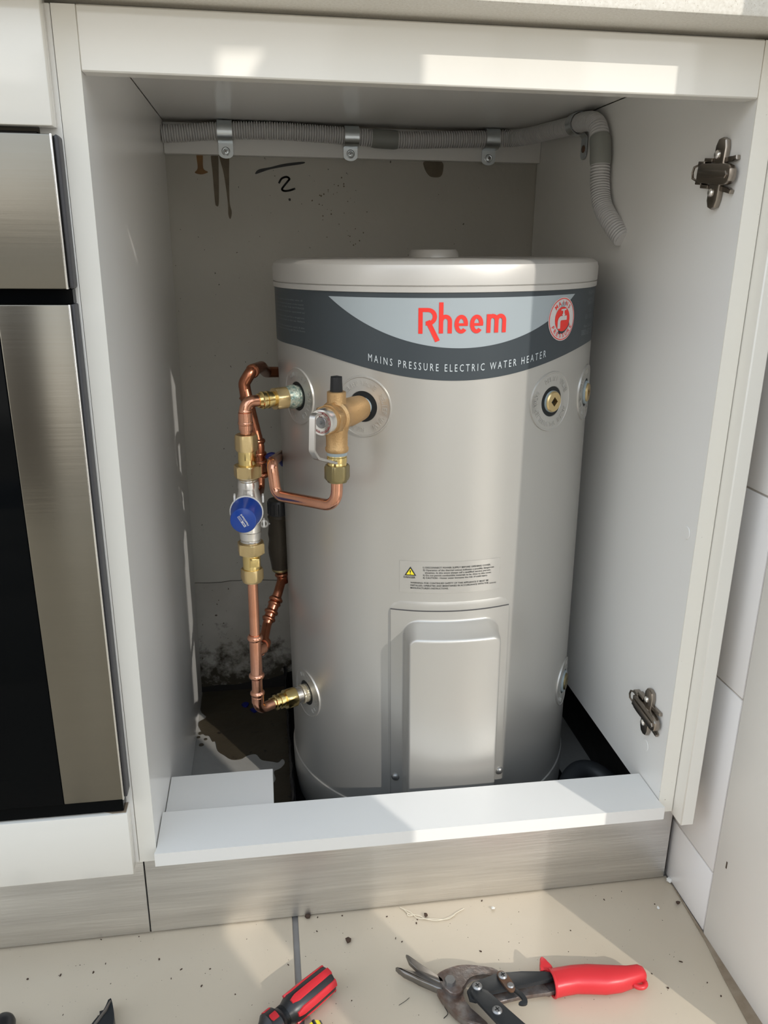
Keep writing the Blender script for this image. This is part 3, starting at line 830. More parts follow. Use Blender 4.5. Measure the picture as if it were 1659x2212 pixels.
# ports: embossed rings with dark holes
def escutcheon(th0, z0, text, hole=0.0165):
    def to(x, y, h): return cyl(th0 + math.degrees(x / R), z0 + y, R + h)
    prof = [(hole, 0.0), (hole + 0.0008, 0.0012), (0.0315, 0.0013), (0.0322, 0.0019), (0.0332, 0.0019), (0.0338, 0.0)]
    b = BM(); n = 64; rings = []
    for r, h in prof: rings.append([b.verts.new(to(r * math.cos(2 * PI * k / n), r * math.sin(2 * PI * k / n), h)) for k in range(n)])
    for a, c in zip(rings, rings[1:]):
        for k in range(n): b.faces.new((a[k], c[k], c[(k + 1) % n], a[(k + 1) % n]))
    e_ = obj('port_ring', b, M['tank'], tk)
    b = BM(); disc(b, 0, hole + 0.0004, lambda x, y: to(x, y, 0.0006), 40); obj('port_hole', b, M['hole'], e_, smooth=False)
    if text:
        b = BM()
        for s, a0, a1 in text:
            ring_text(b, s, 0.0232, a0, a1, 0.0050, lambda x, y: to(x, y, 0.0013))
        ex = bmesh.ops.extrude_face_region(b, geom=b.faces[:])
        for v in ex['geom']:
            if isinstance(v, bmesh.types.BMVert): v.co += Vector((v.co.x, v.co.y, 0)).normalized() * 0.0005
        obj('raised_lettering', b, M['tank'], e_, smooth=False)['kind'] = 'stuff'
    return e_
p1 = escutcheon(-64, 0.6030, [('OUTLET', 130, 40), ('OUTLET', 20, -70), ('OUTLET', -100, -190)])
p2 = escutcheon(-34, 0.6032, [('RELIEF VALVE', 150, 50), ('RELIEF VALVE', 35, -65), ('RELIEF VALVE', -85, -185)])
p3 = escutcheon(31, 0.6033, [('RELIEF VALVE', 120, 20), ('ANODE VALVE', -20, -120), ('RELIEF VALVE', 240, 150)])
p4 = escutcheon(57.5, 0.6010, [('OUTLET', 170, 80), ('OUTLET', 20, -70), ('OUTLET', -100, -190)])
p5 = escutcheon(-66, 0.2030, [('INLET', 130, 60), ('INLET', 10, -60), ('INLET', -110, -180)])
p6 = escutcheon(58, 0.2035, [('INLET', 130, 60), ('INLET', -110, -180)])
# plugs on the right hand ports
def plug(th, z, m, rad, ring, parent):
    P = cyl(th, z, R); d = Vector((P.x, P.y, 0)).normalized()
    b = BM(); lathe(b, P, d, [(-0.004, rad), (0.0035, rad), (0.0050, rad - 0.0012), (0.0050, rad * 0.62)], 32, cap=False)
    u, w_, d_ = frame(d)
    o = obj('plug', b, m, parent)
    b = BM()
    n = 32; outer = [b.verts.new(P + d * 0.0049 + (u * math.cos(2 * PI * k / n) + w_ * math.sin(2 * PI * k / n)) * rad * 0.64) for k in range(n)]
    s = rad * 0.56
    sq = []
    for k in range(n):
        a = 2 * PI * k / n
        q = s * 0.72 / max(abs(math.cos(a)) + abs(math.sin(a)), 1e-6) * 1.15
        sq.append(b.verts.new(P + d * 0.0049 + (u * math.cos(a) + w_ * math.sin(a)) * q))
    for k in range(n): b.faces.new((outer[k], outer[(k + 1) % n], sq[(k + 1) % n], sq[k]))
    inn = [b.verts.new(v.co - d * 0.006) for v in sq]
    for k in range(n): b.faces.new((sq[k], sq[(k + 1) % n], inn[(k + 1) % n], inn[k]))
    obj('plug_socket', b, m, parent)
    b = BM(); lathe(b, P, d, [(-0.004, ring), (0.0028, ring), (0.0028, rad)], 32, cap=False); obj('seal_ring', b, M['teflon'], parent)
plug(31, 0.6033, M['brassmatt'], 0.0118, 0.0122, p3)
plug(57.5, 0.6010, M['brassmatt'], 0.0112, 0.0140, p4)
plug(58, 0.2035, M['brassdull'], 0.0118, 0.0150, p6)

MT = Matrix.Translation((0.3559, 0.31, 0.006)) @ Matrix.Rotation(TANK_TILT, 4, 'Y')
def wpt(th, z, r): return MT @ cyl(th, z, r)

# ================================================================== PLUMBING
PR = 0.00635
RX, RY = 0.108, 0.192
def rings_tube(pts, bul, base, step=0.0008):
    """tube with raised crimp beads; bul=[(centre along, half width, extra radius)]"""
    q, L = resample(pts, step)
    rad = []
    for i in range(len(q)):
        s = L * i / (len(q) - 1); r = base
        for c, h, ex in bul:
            if abs(s - c) < h: r = max(r, base + ex * math.cos((s - c) / h * PI / 2) ** 0.5)
        rad.append(r)
    b = BM(); tube(b, q, rad, 18); return b

# --- tempering valve on the riser
tv = thing('tempering_valve', (RX, RY, 0.386), 'silver tempering valve with blue cap and brass unions in the left pipe riser', 'valve')
up = (0, 0, 1); V0 = (RX, RY, 0)
b = BM(); lathe(b, V0, up, [(0.437, 0.0125), (0.440, 0.0125), (0.446, 0.0135), (0.4465, 0.0125), (0.456, 0.0128), (0.459, 0.0125), (0.465, 0.0150), (0.486, 0.0150), (0.492, 0.0132), (0.4985, 0.0118), (0.4995, 0.0118), (0.4998, 0.0125), (0.5055, 0.0122), (0.508, 0.0116)], 32)
body = obj('valve_body', b, M['chrome'], tv)
b = BM()
for z in (0.4335, 0.4362, 0.508, 0.5105): lathe(b, V0, up, [(z - 0.001, 0.0112), (z, 0.0121), (z + 0.001, 0.0112)], 28)
lathe(b, V0, up, [(0.430, 0.0110), (0.514, 0.0110)], 24)
obj('thread', b, M['chrome'], tv)
kd = Vector((-0.10, -1, 0.0)).normalized(); K0 = Vector((RX, RY, 0.4785))
b = BM(); lathe(b, K0, kd, [(0.0, 0.0135), (0.020, 0.0150), (0.024, 0.0172), (0.0255, 0.0176)], 32); obj('bonnet', b, M['chrome'], tv)
b = BM(); lathe(b, K0, kd, [(0.0235, 0.0188), (0.0265, 0.0192), (0.0272, 0.0186), (0.0272, 0.0170)], 40)
for sx, sz in ((-0.0155, 0.0165), (0.0165, 0.0155), (0.0165, -0.0140)):
    box(b, (RX + sx - 0.0011, RY - 0.027, 0.4785 + sz - 0.005), (RX + sx + 0.0011, RY - 0.018, 0.4785 + sz + 0.0035), 0.0006)
obj('tag_ring', b, M['white'], tv)
b = BM(); lathe(b, K0, kd, [(0.0262, 0.0180), (0.0300, 0.0178), (0.0315, 0.0170), (0.0560, 0.0148), (0.0575, 0.0142), (0.0583, 0.0128), (0.0585, 0.0)], 48)
cap_ = obj('blue_cap', b, M['blue'], tv); cap_['label'] = 'blue plastic cap'
# print on the cap face
ku = Vector((0, 0, 1)); kr = Vector(kd).cross(ku).normalized() * 1.0
kr = Vector((0.995, -0.0995, 0)); KF = K0 + kd * 0.0588
ang = math.radians(121)
def capto(x, y):
    X_ = x * math.cos(ang) - y * math.sin(ang); Y_ = x * math.sin(ang) + y * math.cos(ang)
    return KF + kr * X_ + Vector((0, 0, 1)) * Y_
b = BM()
put_text(b, 'HeatGuard', lambda x, y: capto(x - 0.0074, y - 0.0030), width=0.0150, height=0.0022, bold=0.02)
def rect(bm, x0, y0, x1, y1, f): bm.faces.new([bm.verts.new(f(x, y)) for x, y in ((x0, y0), (x1, y0), (x1, y1), (x0, y1))])
rect(b, -0.0068, 0.0002, 0.0004, 0.0030, capto)
for q in ((0.0004, 0.0002, 0.0072, 0.0005), (0.0004, 0.0027, 0.0072, 0.0030), (0.0069, 0.0002, 0.0072, 0.0030)): rect(b, *q, capto)
put_text(b, 'TEMPERING', lambda x, y: capto(x + 0.0010, y + 0.0017), width=0.0055, height=0.0007)
put_text(b, 'VALVE', lambda x, y: capto(x + 0.0010, y + 0.0007), width=0.0055, height=0.0007)
obj('cap_print', b, M['chip'], cap_, smooth=False)
b = BM(); KF2 = KF + kd * 0.0002
put_text(b, 'RMC', lambda x, y: capto(x - 0.0060, y + 0.0007) + kd * 0.0002, width=0.0055, height=0.0018, bold=0.02)
obj('cap_print', b, M['blue'], cap_, smooth=False)
b = BM(); hexnut(b, V0, up, 0.5130, 0.5270, 0.0165, 0.25); obj('union_nut', b, M['brassmatt'], tv)
b = BM(); lathe(b, V0, up, [(0.525, 0.0105), (0.5275, 0.0107), (0.532, 0.0104), (0.5335, 0.0107), (0.535, 0.0104), (0.546, 0.0104)], 28); obj('union_tail', b, M['brass'], tv)
b = BM(); hexnut(b, V0, up, 0.5440, 0.5630, 0.0132, 0.55, 0.0020); obj('compression_nut', b, M['brassmatt'], tv)
b = BM(); hexnut(b, V0, up, 0.4180, 0.4320, 0.0170, 0.15); obj('union_nut', b, M['brassmatt'], tv)
b = BM(); lathe(b, V0, up, [(0.397, 0.0106), (0.3985, 0.0110), (0.400, 0.0106), (0.4015, 0.0110), (0.403, 0.0106), (0.418, 0.0110)], 28)
box(b, (RX - 0.002, RY - 0.0125, 0.4035), (RX + 0.0095, RY - 0.006, 0.4150), 0.0012)
obj('union_tail', b, M['brass'], tv)
b = BM(); hexnut(b, V0, up, 0.3835, 0.3985, 0.0138, 0.40, 0.0018); lathe(b, V0, up, [(0.3815, 0.0115), (0.384, 0.0122)], 28); obj('compression_nut', b, M['brassmatt'], tv)

# --- outlet elbow from the tank to the top of the valve
ot = thing('outlet_elbow', (RX, RY, 0.563), 'copper elbow with brass union joining the tank outlet to the valve riser', 'pipe')
A1, B1 = wpt(-64, 0.603, 0.198), wpt(-64, 0.603, 0.27)
ax = (B1 - A1).normalized()
# let the elbow meet the riser
Pc = Vector((RX, RY, 0.6005)); 
path = fillet([wpt(-64, 0.603, 0.246), Pc, (RX, RY, 0.5635)], 0.013, 10)
L0 = resample(path, 0.001)[1]
obj('elbow', rings_tube(path, [(L0 - 0.0125, 0.0028, 0.0022), (L0 - 0.026, 0.0015, 0.0008)] , 0.0066), M['copper'], ot)
b = BM(); tube(b, [(RX, RY, 0.588), (RX, RY, 0.5685)], 0.0080, 20); obj('socket', b, M['copper'], ot)
b = BM(); lathe(b, A1, ax, [(-0.012, 0.0128), (0.004, 0.0128), (0.005, 0.0140), (0.011, 0.0138), (0.0135, 0.0125), (0.017, 0.0122)], 28); obj('threaded_nipple', b, M['verdigris'], ot)
b = BM(); hexnut(b, A1, ax, 0.0165, 0.0315, 0.0142, 0.2, 0.0022); lathe(b, A1, ax, [(0.0125, 0.0118), (0.017, 0.0122)], 24); obj('union_nut', b, M['brassmatt'], ot)
b = BM(); lathe(b, A1, ax, [(0.030, 0.0085), (0.033, 0.0088), (0.038, 0.0088), (0.0385, 0.0100), (0.0415, 0.0100), (0.042, 0.0088), (0.0445, 0.0088), (0.0455, 0.0102), (0.0475, 0.0102), (0.0485, 0.0085), (0.052, 0.0080)], 28); obj('union_tail', b, M['brass'], ot)

# --- inlet riser below the valve
it = thing('inlet_riser', (RX, RY, 0.2), 'vertical copper riser with press tee running down to the tank inlet', 'pipe')
A2, B2 = wpt(-66, 0.203, 0.198), wpt(-66, 0.203, 0.27)
ax2 = (B2 - A2).normalized()
Pb = Vector((RX, RY, A2.z + 0.0015))
b = BM(); tube(b, [(RX, RY, 0.3825), (RX, RY, 0.300)], PR, 20); obj('pipe', b, M['copper'], it)
zb = 0.3095
pt = [(RX, RY, 0.3095), (RX, RY, 0.216)]
obj('press_tee', rings_tube([(RX, RY, 0.3095), (RX, RY, 0.2475)], [(0.0045, 0.0034, 0.0022), (0.0575, 0.0034, 0.0024)], 0.0076), M['copper'], it)
b = BM(); tube(b, [(RX, RY, 0.285), (RX + 0.009, RY + 0.013, 0.283)], 0.0074, 16); obj('tee_branch', b, M['copper'], it)
path2 = fillet([(RX, RY, 0.2475), Pb, wpt(-66, 0.203, 0.244)], 0.013, 10)
obj('lower_elbow', rings_tube(path2, [(0.0205, 0.0032, 0.0024), (0.026, 0.002, 0.0012)], 0.0069), M['copper'], it)
b = BM(); tube(b, [(RX, RY, 0.2275), (RX, RY, 0.214)], 0.0079, 20); obj('socket', b, M['copper'], it)
b = BM(); lathe(b, A2, ax2, [(-0.012, 0.0125), (0.003, 0.0125), (0.0035, 0.0118), (0.0065, 0.0128), (0.0085, 0.0128)], 28); obj('threaded_nipple', b, M['paste'], it)
b = BM()
for k in range(6): lathe(b, A2, ax2, [(0.0085 + k * 0.0015, 0.0102), (0.0092 + k * 0.0015, 0.0112), (0.010 + k * 0.0015, 0.0102)], 24)
obj('thread', b, M['chrome'], it)
b = BM(); hexnut(b, A2, ax2, 0.0175, 0.0325, 0.0142, 0.5, 0.0022); obj('union_nut', b, M['brass'], it)
b = BM(); lathe(b, A2, ax2, [(0.031, 0.0088), (0.036, 0.0088), (0.0365, 0.0104), (0.040, 0.0104), (0.0405, 0.0086), (0.0435, 0.0086), (0.0445, 0.0102), (0.0465, 0.0102), (0.0475, 0.0082), (0.053, 0.0078)], 28); obj('union_tail', b, M['brass'], it)

# --- relief valve
rv = thing('relief_valve', wpt(-34, 0.603, 0.258), 'bronze relief valve with black top and silver test lever on the tank front', 'valve')
A3 = wpt(-34, 0.603, 0.198); ax3 = (wpt(-34, 0.603, 0.28) - A3).normalized()
Cc = A3 + ax3 * 0.060
b = BM(); lathe(b, A3, ax3, [(-0.006, 0.0105), (0.007, 0.0105)], 28); obj('sealed_nipple', b, M['teflon'], rv)
b = BM()
lathe(b, A3, ax3, [(0.007, 0.0110), (0.0085, 0.0136), (0.022, 0.0146), (0.036, 0.0152), (0.044, 0.0138), (0.054, 0.0146), (0.0600, 0.0172), (0.0640, 0.0174), (0.0665, 0.0152), (0.072, 0.0152)], 32)
V3 = Vector((Cc.x, Cc.y, 0))
lathe(b, V3, up, [(0.564, 0.0112), (0.5655, 0.0122), (0.5685, 0.0122), (0.570, 0.0112), (0.585, 0.0115), (0.592, 0.0135), (0.600, 0.0150), (0.608, 0.0135), (0.613, 0.0104), (0.617, 0.0098), (0.6265, 0.0098), (0.6272, 0.0090)], 32)
obj('valve_body', b, M['bronze'], rv)
b = BM(); hexnut(b, A3, ax3, 0.0700, 0.0795, 0.0172, 0.35, 0.0014); lathe(b, A3, ax3, [(0.079, 0.0146), (0.083, 0.0136)], 32); obj('bonnet_nut', b, M['bronze'], rv)
b = BM(); lathe(b, A3, ax3, [(0.082, 0.0134), (0.091, 0.0134), (0.0925, 0.0130), (0.0925, 0.0118), (0.0920, 0.0)], 40); obj('name_plate', b, M['chrome'], rv)
pu = Vector((0, 0, 1)); pr = ax3.cross(pu).normalized() * -1
pr = Vector((-ax3.y, ax3.x, 0)).normalized()
PF = A3 + ax3 * 0.0929
def plto(x, y): return PF + pr * x + pu * y
b = BM()
disc(b, 0.0104, 0.0108, plto, 40)
ring_text(b, 'WARNING INSPECT VALVE', 0.0084, 190, -10, 0.0014, plto)
ring_text(b, 'Rheem', 0.0042, 110, 0, 0.0026, plto)
ring_text(b, 'WATER OUTLET HOT', 0.0102, 230, 340, 0.0014, plto, flip=True)
obj('plate_print', b, mat('dark_red_print', (0.30, 0.03, 0.03), 0.4), rv, smooth=False)
# lever: a bent strip hanging in front of the plate
def strip(bm, pts, side, w, t):
    pts = [Vector(p) for p in pts]; side = Vector(side).normalized()
    rows = []
    for i, p in enumerate(pts):
        a = pts[max(0, i - 1)]; c = pts[min(len(pts) - 1, i + 1)]
        d = (c - a).normalized(); nn = d.cross(side).normalized()
        rows.append([bm.verts.new(p + side * sx * w / 2 + nn * sn * t / 2) for sx, sn in ((-1, -1), (1, -1), (1, 1), (-1, 1))])
    for a, c in zip(rows, rows[1:]):
        for k in range(4): bm.faces.new((a[k], a[(k + 1) % 4], c[(k + 1) % 4], c[k]))
    bm.faces.new(rows[0][::-1]); bm.faces.new(rows[-1])
def lp(r, z, s=0.0): return A3 + ax3 * (r - 0.198) + pr * s + Vector((0, 0, z - A3.z))
b = BM()
strip(b, fillet([lp(0.292, 0.6105, -0.001), lp(0.3045, 0.6115, -0.001), lp(0.307, 0.576, -0.001), lp(0.300, 0.567, 0.0), lp(0.270, 0.5555, 0.004)], 0.004, 5), pr, 0.0062, 0.0026)
obj('test_lever', b, M['lever'], rv)
b = BM(); lathe(b, PF, ax3, [(-0.001, 0.0016), (0.002, 0.0014), (0.0025, 0.0)], 12); lathe(b, PF - ax3 * 0.0005, ax3, [(0, 0.0060), (0.0008, 0.0055)], 20); obj('lever_pivot', b, M['boltgrey'], rv)
b = BM()
lathe(b, V3, up, [(0.625, 0.0060), (0.6425, 0.0058), (0.6428, 0.0)], 4, phase=PI / 4 + 0.6)
lathe(b, V3, up, [(0.620, 0.0066), (0.6275, 0.0068), (0.6405, 0.0062), (0.642, 0.0060)], 8, phase=0.2)
obj('black_plug', b, M['black'], rv)
b = BM(); lathe(b, V3, up, [(0.5605, 0.0106), (0.565, 0.0110)], 28); obj('sealant_band', b, M['teflon'], rv)
b = BM(); lathe(b, V3, up, [(0.5528, 0.0104), (0.5535, 0.0106), (0.5585, 0.0106), (0.5590, 0.0098), (0.5608, 0.0098)], 30)
lathe(b, V3, up, [(0.5485, 0.0100), (0.5500, 0.0104), (0.5515, 0.0100), (0.5530, 0.0096)], 30); obj('adaptor', b, M['brass'], rv)

# --- relief drain line
rd = thing('relief_drain_pipe', (V3.x, V3.y, 0.49), 'bent copper drain pipe leaving the relief valve and looping behind the tank', 'pipe')
b = BM(); hexnut(b, V3, up, 0.5340, 0.5500, 0.0136, 0.62, 0.0018); lathe(b, V3, up, [(0.5315, 0.0105), (0.5345, 0.0112)], 24); obj('compression_nut', b, M['brassdull'], rd)
b = BM(); tube(b, fillet([(V3.x, V3.y, 0.538), (V3.x - 0.001, V3.y, 0.5035), (0.1395, 0.168, 0.4965), (0.136, 0.17, 0.535), (0.150, 0.40, 0.485), (0.19, 0.50, 0.475)], [0.024, 0.011, 0.010, 0.02], 9), PR, 18); obj('pipe', b, M['copper'], rd)
vh = thing('isolating_valve', (0.168, 0.46, 0.47), 'small valve half hidden behind the tank, only its blue handle loop showing', 'valve')
b = BM(); lathe(b, (0.168, 0.46, 0.45), up, [(0, 0.008), (0.010, 0.012), (0.045, 0.012), (0.055, 0.008)], 20); obj('valve_body', b, M['bronzedark'], vh)
b = BM(); tube(b, fillet([(0.168, 0.45, 0.49), (0.152, 0.36, 0.482), (0.147, 0.334, 0.4965), (0.139, 0.33, 0.5045), (0.1325, 0.33, 0.503), (0.129, 0.33, 0.4965), (0.1285, 0.331, 0.488)], 0.005, 4), 0.0033, 10); obj('blue_handle', b, M['bluedark'], vh)

# --- tempered water pipe behind the riser
hp = thing('tempered_water_pipe', (0.12, 0.27, 0.46), 'tarnished copper pipe rising behind the valve and turning into the back wall', 'pipe')
b = BM(); tube(b, fillet([(0.111, 0.198, 0.4785), (0.1205, 0.262, 0.476), (0.122, 0.268, 0.53), (0.108, 0.285, 0.598)], 0.010, 6), PR, 18); obj('pipe', b, M['copperdark'], hp)
obj('press_coupling', rings_tube([(0.1232, 0.2675, 0.490), (0.1178, 0.2730, 0.543)], [(0.004, 0.0032, 0.003), (0.020, 0.0032, 0.003), (0.030, 0.003, 0.0024), (0.046, 0.0034, 0.003)], 0.0082), M['copperdark'], hp)
b = BM(); tube(b, fillet([(0.1085, 0.2845, 0.585), (0.106, 0.287, 0.606), (0.116, 0.287, 0.622), (0.128, 0.33, 0.620), (0.134, 0.40, 0.603), (0.19, 0.45, 0.595)], 0.010, 7), 0.0074, 18); obj('elbow', b, M['copperdark'], hp)
b = BM(); lathe(b, (0.1078, 0.2850, 0.5885), (-0.1, 0.1, 1), [(-0.002, 0.0074), (0, 0.0088), (0.002, 0.0074)], 20)
obj('bead', b, M['copperdark'], hp); b = BM()
lathe(b, (0.117, 0.289, 0.6205), (0.25, 0.9, 0.1), [(-0.002, 0.0074), (0, 0.0088), (0.002, 0.0074)], 20); obj('bead', b, M['copperdark'], hp)

# --- stop valve and supply
sv = thing('stop_valve', (0.1435, 0.33, 0.35), 'dark aged bronze stop valve with black cap behind the left tank edge', 'valve')
SV = Vector((0.1435, 0.32, 0.0))
b = BM(); lathe(b, SV, up, [(0.3440, 0.0115), (0.352, 0.0125), (0.366, 0.0150), (0.376, 0.0155), (0.388, 0.0140), (0.396, 0.0152), (0.412, 0.0130), (0.420, 0.0150), (0.424, 0.0130)], 28); obj('valve_body', b, M['bronzedark'], sv)
b = BM()
n = 28
lathe(b, SV, up, [(0.4225, 0.0118), (0.4240, 0.0142), (0.4420, 0.0142), (0.4440, 0.0132), (0.4440, 0.0110), (0.4430, 0.0)], 28); 
for k in range(n):
    a = 2 * PI * k / n
    if k % 2: 
        P = SV + Vector((math.cos(a) * 0.0142, math.sin(a) * 0.0142, 0))
        lathe(b, P, up, [(0.4255, 0.0009), (0.4410, 0.0009)], 5)
obj('black_cap', b, M['black'], sv)
b = BM(); lathe(b, SV, up, [(0.3400, 0.0095), (0.3425, 0.0118), (0.3450, 0.0118)], 24); obj('end_ring', b, M['brassdull'], sv)
b = BM(); nn = 20
tube(b, [Vector((0.124 + 0.0045 * math.cos(2 * PI * k / nn), 0.312, 0.4130 + 0.0045 * math.sin(2 * PI * k / nn))) for k in range(nn + 1)], 0.0014, 8); tube(b, [(0.128, 0.313, 0.412), (0.135, 0.318, 0.411)], 0.0012, 6)
o = obj('tag_ring', b, M['white'], sv); o['label'] = 'small white plastic ring'
sp = thing('supply_pipe', (0.13, 0.30, 0.28), 'tarnished copper pipe slanting from stop valve down to the riser tee', 'pipe')
sq = fillet([(0.1445, 0.32, 0.350), (0.1455, 0.319, 0.329), (0.139, 0.30, 0.316), (0.1225, 0.275, 0.2815), (0.1165, 0.245, 0.268), (RX + 0.006, RY + 0.010, 0.281)], 0.011, 7)
b = BM(); tube(b, sq, PR, 18); obj('pipe', b, M['copperdark'], sp)
obj('press_coupling', rings_tube([(0.1372, 0.2975, 0.3115), (0.1240, 0.2780, 0.285)], [(0.004, 0.0028, 0.0024), (0.010, 0.0022, 0.0016), (0.022, 0.0028, 0.0024), (0.032, 0.0026, 0.002)], 0.0074), M['copperdark'], sp)
b = BM(); lathe(b, (0.1448, 0.3195, 0.3385), (0.1, -0.05, -1), [(0, 0.0074), (0.001, 0.0088), (0.003, 0.0096), (0.005, 0.0088), (0.006, 0.0074), (0.016, 0.0074)], 20)
obj('bead', b, M['copperdark'], sp); b = BM()
lathe(b, (0.1175, 0.247, 0.268), (-0.1, -0.8, 0.2), [(-0.006, 0.0074), (-0.003, 0.0092), (0, 0.0078), (0.004, 0.0078), (0.007, 0.0094), (0.010, 0.0074)], 20); obj('bead', b, M['copperdark'], sp)

# ================================================================== CONDUIT
cd = thing('flexible_conduit', (0.28, 0.555, 0.91), 'grey corrugated conduit clipped along batten and dropping down the right panel', 'conduit')
CP = spline([(0.0003, 0.556, 0.9165), (0.03, 0.557, 0.9185), (0.088, 0.559, 0.9235), (0.163, 0.559, 0.9250), (0.271, 0.559, 0.9210), (0.321, 0.559, 0.9185), (0.36, 0.559, 0.9185), (0.407, 0.559, 0.9205), (0.484, 0.557, 0.9235),
             (0.520, 0.535, 0.9240), (0.540, 0.47, 0.9250), (0.5495, 0.405, 0.9240), (0.5505, 0.365, 0.9235), (0.5505, 0.327, 0.9150), (0.5505, 0.308, 0.8880), (0.5505, 0.300, 0.8450), (0.5515, 0.287, 0.8180), (0.556, 0.262, 0.796), (0.5635, 0.245, 0.780)], 14)
q, L = resample(CP, 0.0006)
rad = []
for i in range(len(q)):
    ph = (L * i / (len(q) - 1)) / 0.0036 * 2 * PI
    rad.append(0.0108 + 0.0011 * (1 if math.sin(ph) > -0.5 else -1))
rad[0] = rad[-1] = 0.0105
b = BM(); tube(b, q, rad, 20, cap=True); obj('corrugated_tube', b, M['conduit'], cd, angle=60)
def sleeve(i0, i1, r, name='coupling'):
    seg = q[i0:i1:8]
    n = len(seg)
    rr = [r] * n; rr[0] = r - 0.0008; rr[-1] = r - 0.0008
    b = BM(); tube(b, seg, rr, 24); obj(name, b, M['coupling'], cd)
def near(p): p = Vector(p); return min(range(len(q)), key=lambda k: (q[k] - p).length)
sleeve(near((0.300, 0.559, 0.919)), near((0.341, 0.559, 0.9185)), 0.0131)
sleeve(near((0.5505, 0.314, 0.898)), near((0.5505, 0.303, 0.866)), 0.0131)
def clip(x, label, zscrew):
    i = near((x, 0.559, 0.922)); P = q[i]
    t = thing('conduit_clip', (x, 0.573, zscrew), label, 'clip', 'zinc saddle clips on the batten')
    w_ = 0.0105; rc = 0.0136; th = 0.0011
    b = BM(); rows = []
    prof = []
    for k in range(15):
        a = math.radians(120 + (300 - 120) * k / 14 - 15)   # wraps over the top, round the front, to below
        prof.append((P.y + rc * math.cos(a), P.z + rc * math.sin(a)))
    prof = [(P.y + rc * math.cos(math.radians(a)), P.z + rc * math.sin(math.radians(a))) for a in np.linspace(60, 285, 16)]
    prof += [(0.5712, P.z - 0.0142), (0.5716, P.z - 0.0165), (0.5716, zscrew)]
    strip(b, [(x, y, z) for y, z in prof], (1, 0, 0), 2 * w_, th)
    obj('strap', b, M['zinc'], t)
    b = BM()
    poly = [(-w_, zscrew + 0.002), (w_, zscrew + 0.002)] + [(w_ * math.cos(a), zscrew - 0.003 + w_ * 0.62 * math.sin(a)) for a in np.linspace(0, -PI, 12)]
    prism(b, [(x + px, pz) for px, pz in poly], 0.5710, 0.5722, to=lambda a, c, d_: (a, d_, c)); obj('tab', b, M['zinc'], t)
    b = BM(); lathe(b, (x, 0.5711, zscrew), (0, -1, 0), [(0, 0.0062), (0.0010, 0.0060), (0.0016, 0.0048), (0.0014, 0.0040)], 24, cap=False); obj('washer_rim', b, M['zinc'], t)
    b = BM(); lathe(b, (x, 0.5711, zscrew), (0, -1, 0), [(0, 0.0042), (0.0014, 0.0040), (0.0020, 0.0028), (0.0021, 0.0)], 20); sc = obj('screw', b, M['zinc'], t)
    b = BM()
    for a in (0.5, 0.5 + PI / 2):
        c_, s_ = math.cos(a), math.sin(a)
        pts = [(x + c_ * u_ - s_ * v_, zscrew + s_ * u_ + c_ * v_) for u_, v_ in ((-0.0024, -0.0004), (0.0024, -0.0004), (0.0024, 0.0004), (-0.0024, 0.0004))]
        prism(b, pts, 0.5687, 0.5691, to=lambda a_, c__, d_: (a_, d_, c__))
    obj('screw_slot', b, M['rusttab'], sc, smooth=False)
clip(0.0882, 'zinc conduit clip nearest the left panel, above the rust stains', 0.8975)
clip(0.2700, 'zinc conduit clip in the middle, left of the smooth grey coupling', 0.8985)
clip(0.4810, 'zinc conduit clip nearest the right end of the batten', 0.8975)
# fourth clip, turned, on the right panel
t = thing('conduit_clip', (0.562, 0.392, 0.90), 'zinc conduit clip around the bend on the right panel', 'clip')
i = near((0.5495, 0.392, 0.924)); P = q[i]
b = BM()
prof = [(P.x + 0.0136 * math.cos(math.radians(a)), P.z + 0.0136 * math.sin(math.radians(a))) for a in np.linspace(70, 300, 18)]
prof += [(0.5618, P.z - 0.0160), (0.5618, P.z - 0.0345)]
strip(b, [(x_, P.y, z_) for x_, z_ in prof], (0, 1, 0), 0.019, 0.0011); obj('strap', b, M['zinc'], t)
b = BM(); prism(b, [(P.y - 0.0095, P.z - 0.033), (P.y + 0.0095, P.z - 0.033)] + [(P.y + 0.0095 * math.cos(a), P.z - 0.037 + 0.006 * math.sin(a)) for a in np.linspace(0, -PI, 10)], 0.5612, 0.5623, to=lambda a_, c_, d_: (d_, a_, c_)); obj('tab', b, M['zinc'], t)
b = BM(); lathe(b, (0.5614, P.y, P.z - 0.030), (-1, 0, 0), [(0, 0.0048), (0.0012, 0.0044), (0.0018, 0.0)], 16); obj('screw', b, M['rusttab'], t)

# ================================================================== TRAY, HOSE, SCRAPS INSIDE
ty = thing('safety_tray', (0.35, 0.33, 0.0015), 'shallow black plastic tray on the slab under the water heater', 'tray')
b = BM(); box(b, (0.15, 0.10, 0.0015), (0.5615, 0.585, 0.004), 0.0008); obj('tray_base', b, M['trayplastic'], ty)
b = BM(); rows = []
random.seed(5)
for k in range(40):
    y = 0.10 + 0.485 * k / 39; jx = random.uniform(-0.0012, 0.0012)
    h = 0.042 + random.uniform(-0.002, 0.002)
    rows.append([b.verts.new(v) for v in ((0.1490 + jx, y, 0.0035), (0.1475 + jx, y, h), (0.1505 + jx, y, h + 0.002), (0.1530 + jx, y, h - 0.002), (0.1535 + jx, y, 0.0035))])
for a, c in zip(rows, rows[1:]):
    for k in range(4): b.faces.new((a[k], c[k], c[k + 1], a[k + 1]))
obj('tray_lip', b, M['trayplastic'], ty)
b = BM(); prism(b, smooth_poly([(0.16, 0.13), (0.20, 0.125), (0.215, 0.15), (0.195, 0.19), (0.168, 0.20), (0.158, 0.17)], 4), 0.004, 0.0048); obj('rust_puddle', b, M['drip'], ty, smooth=False)
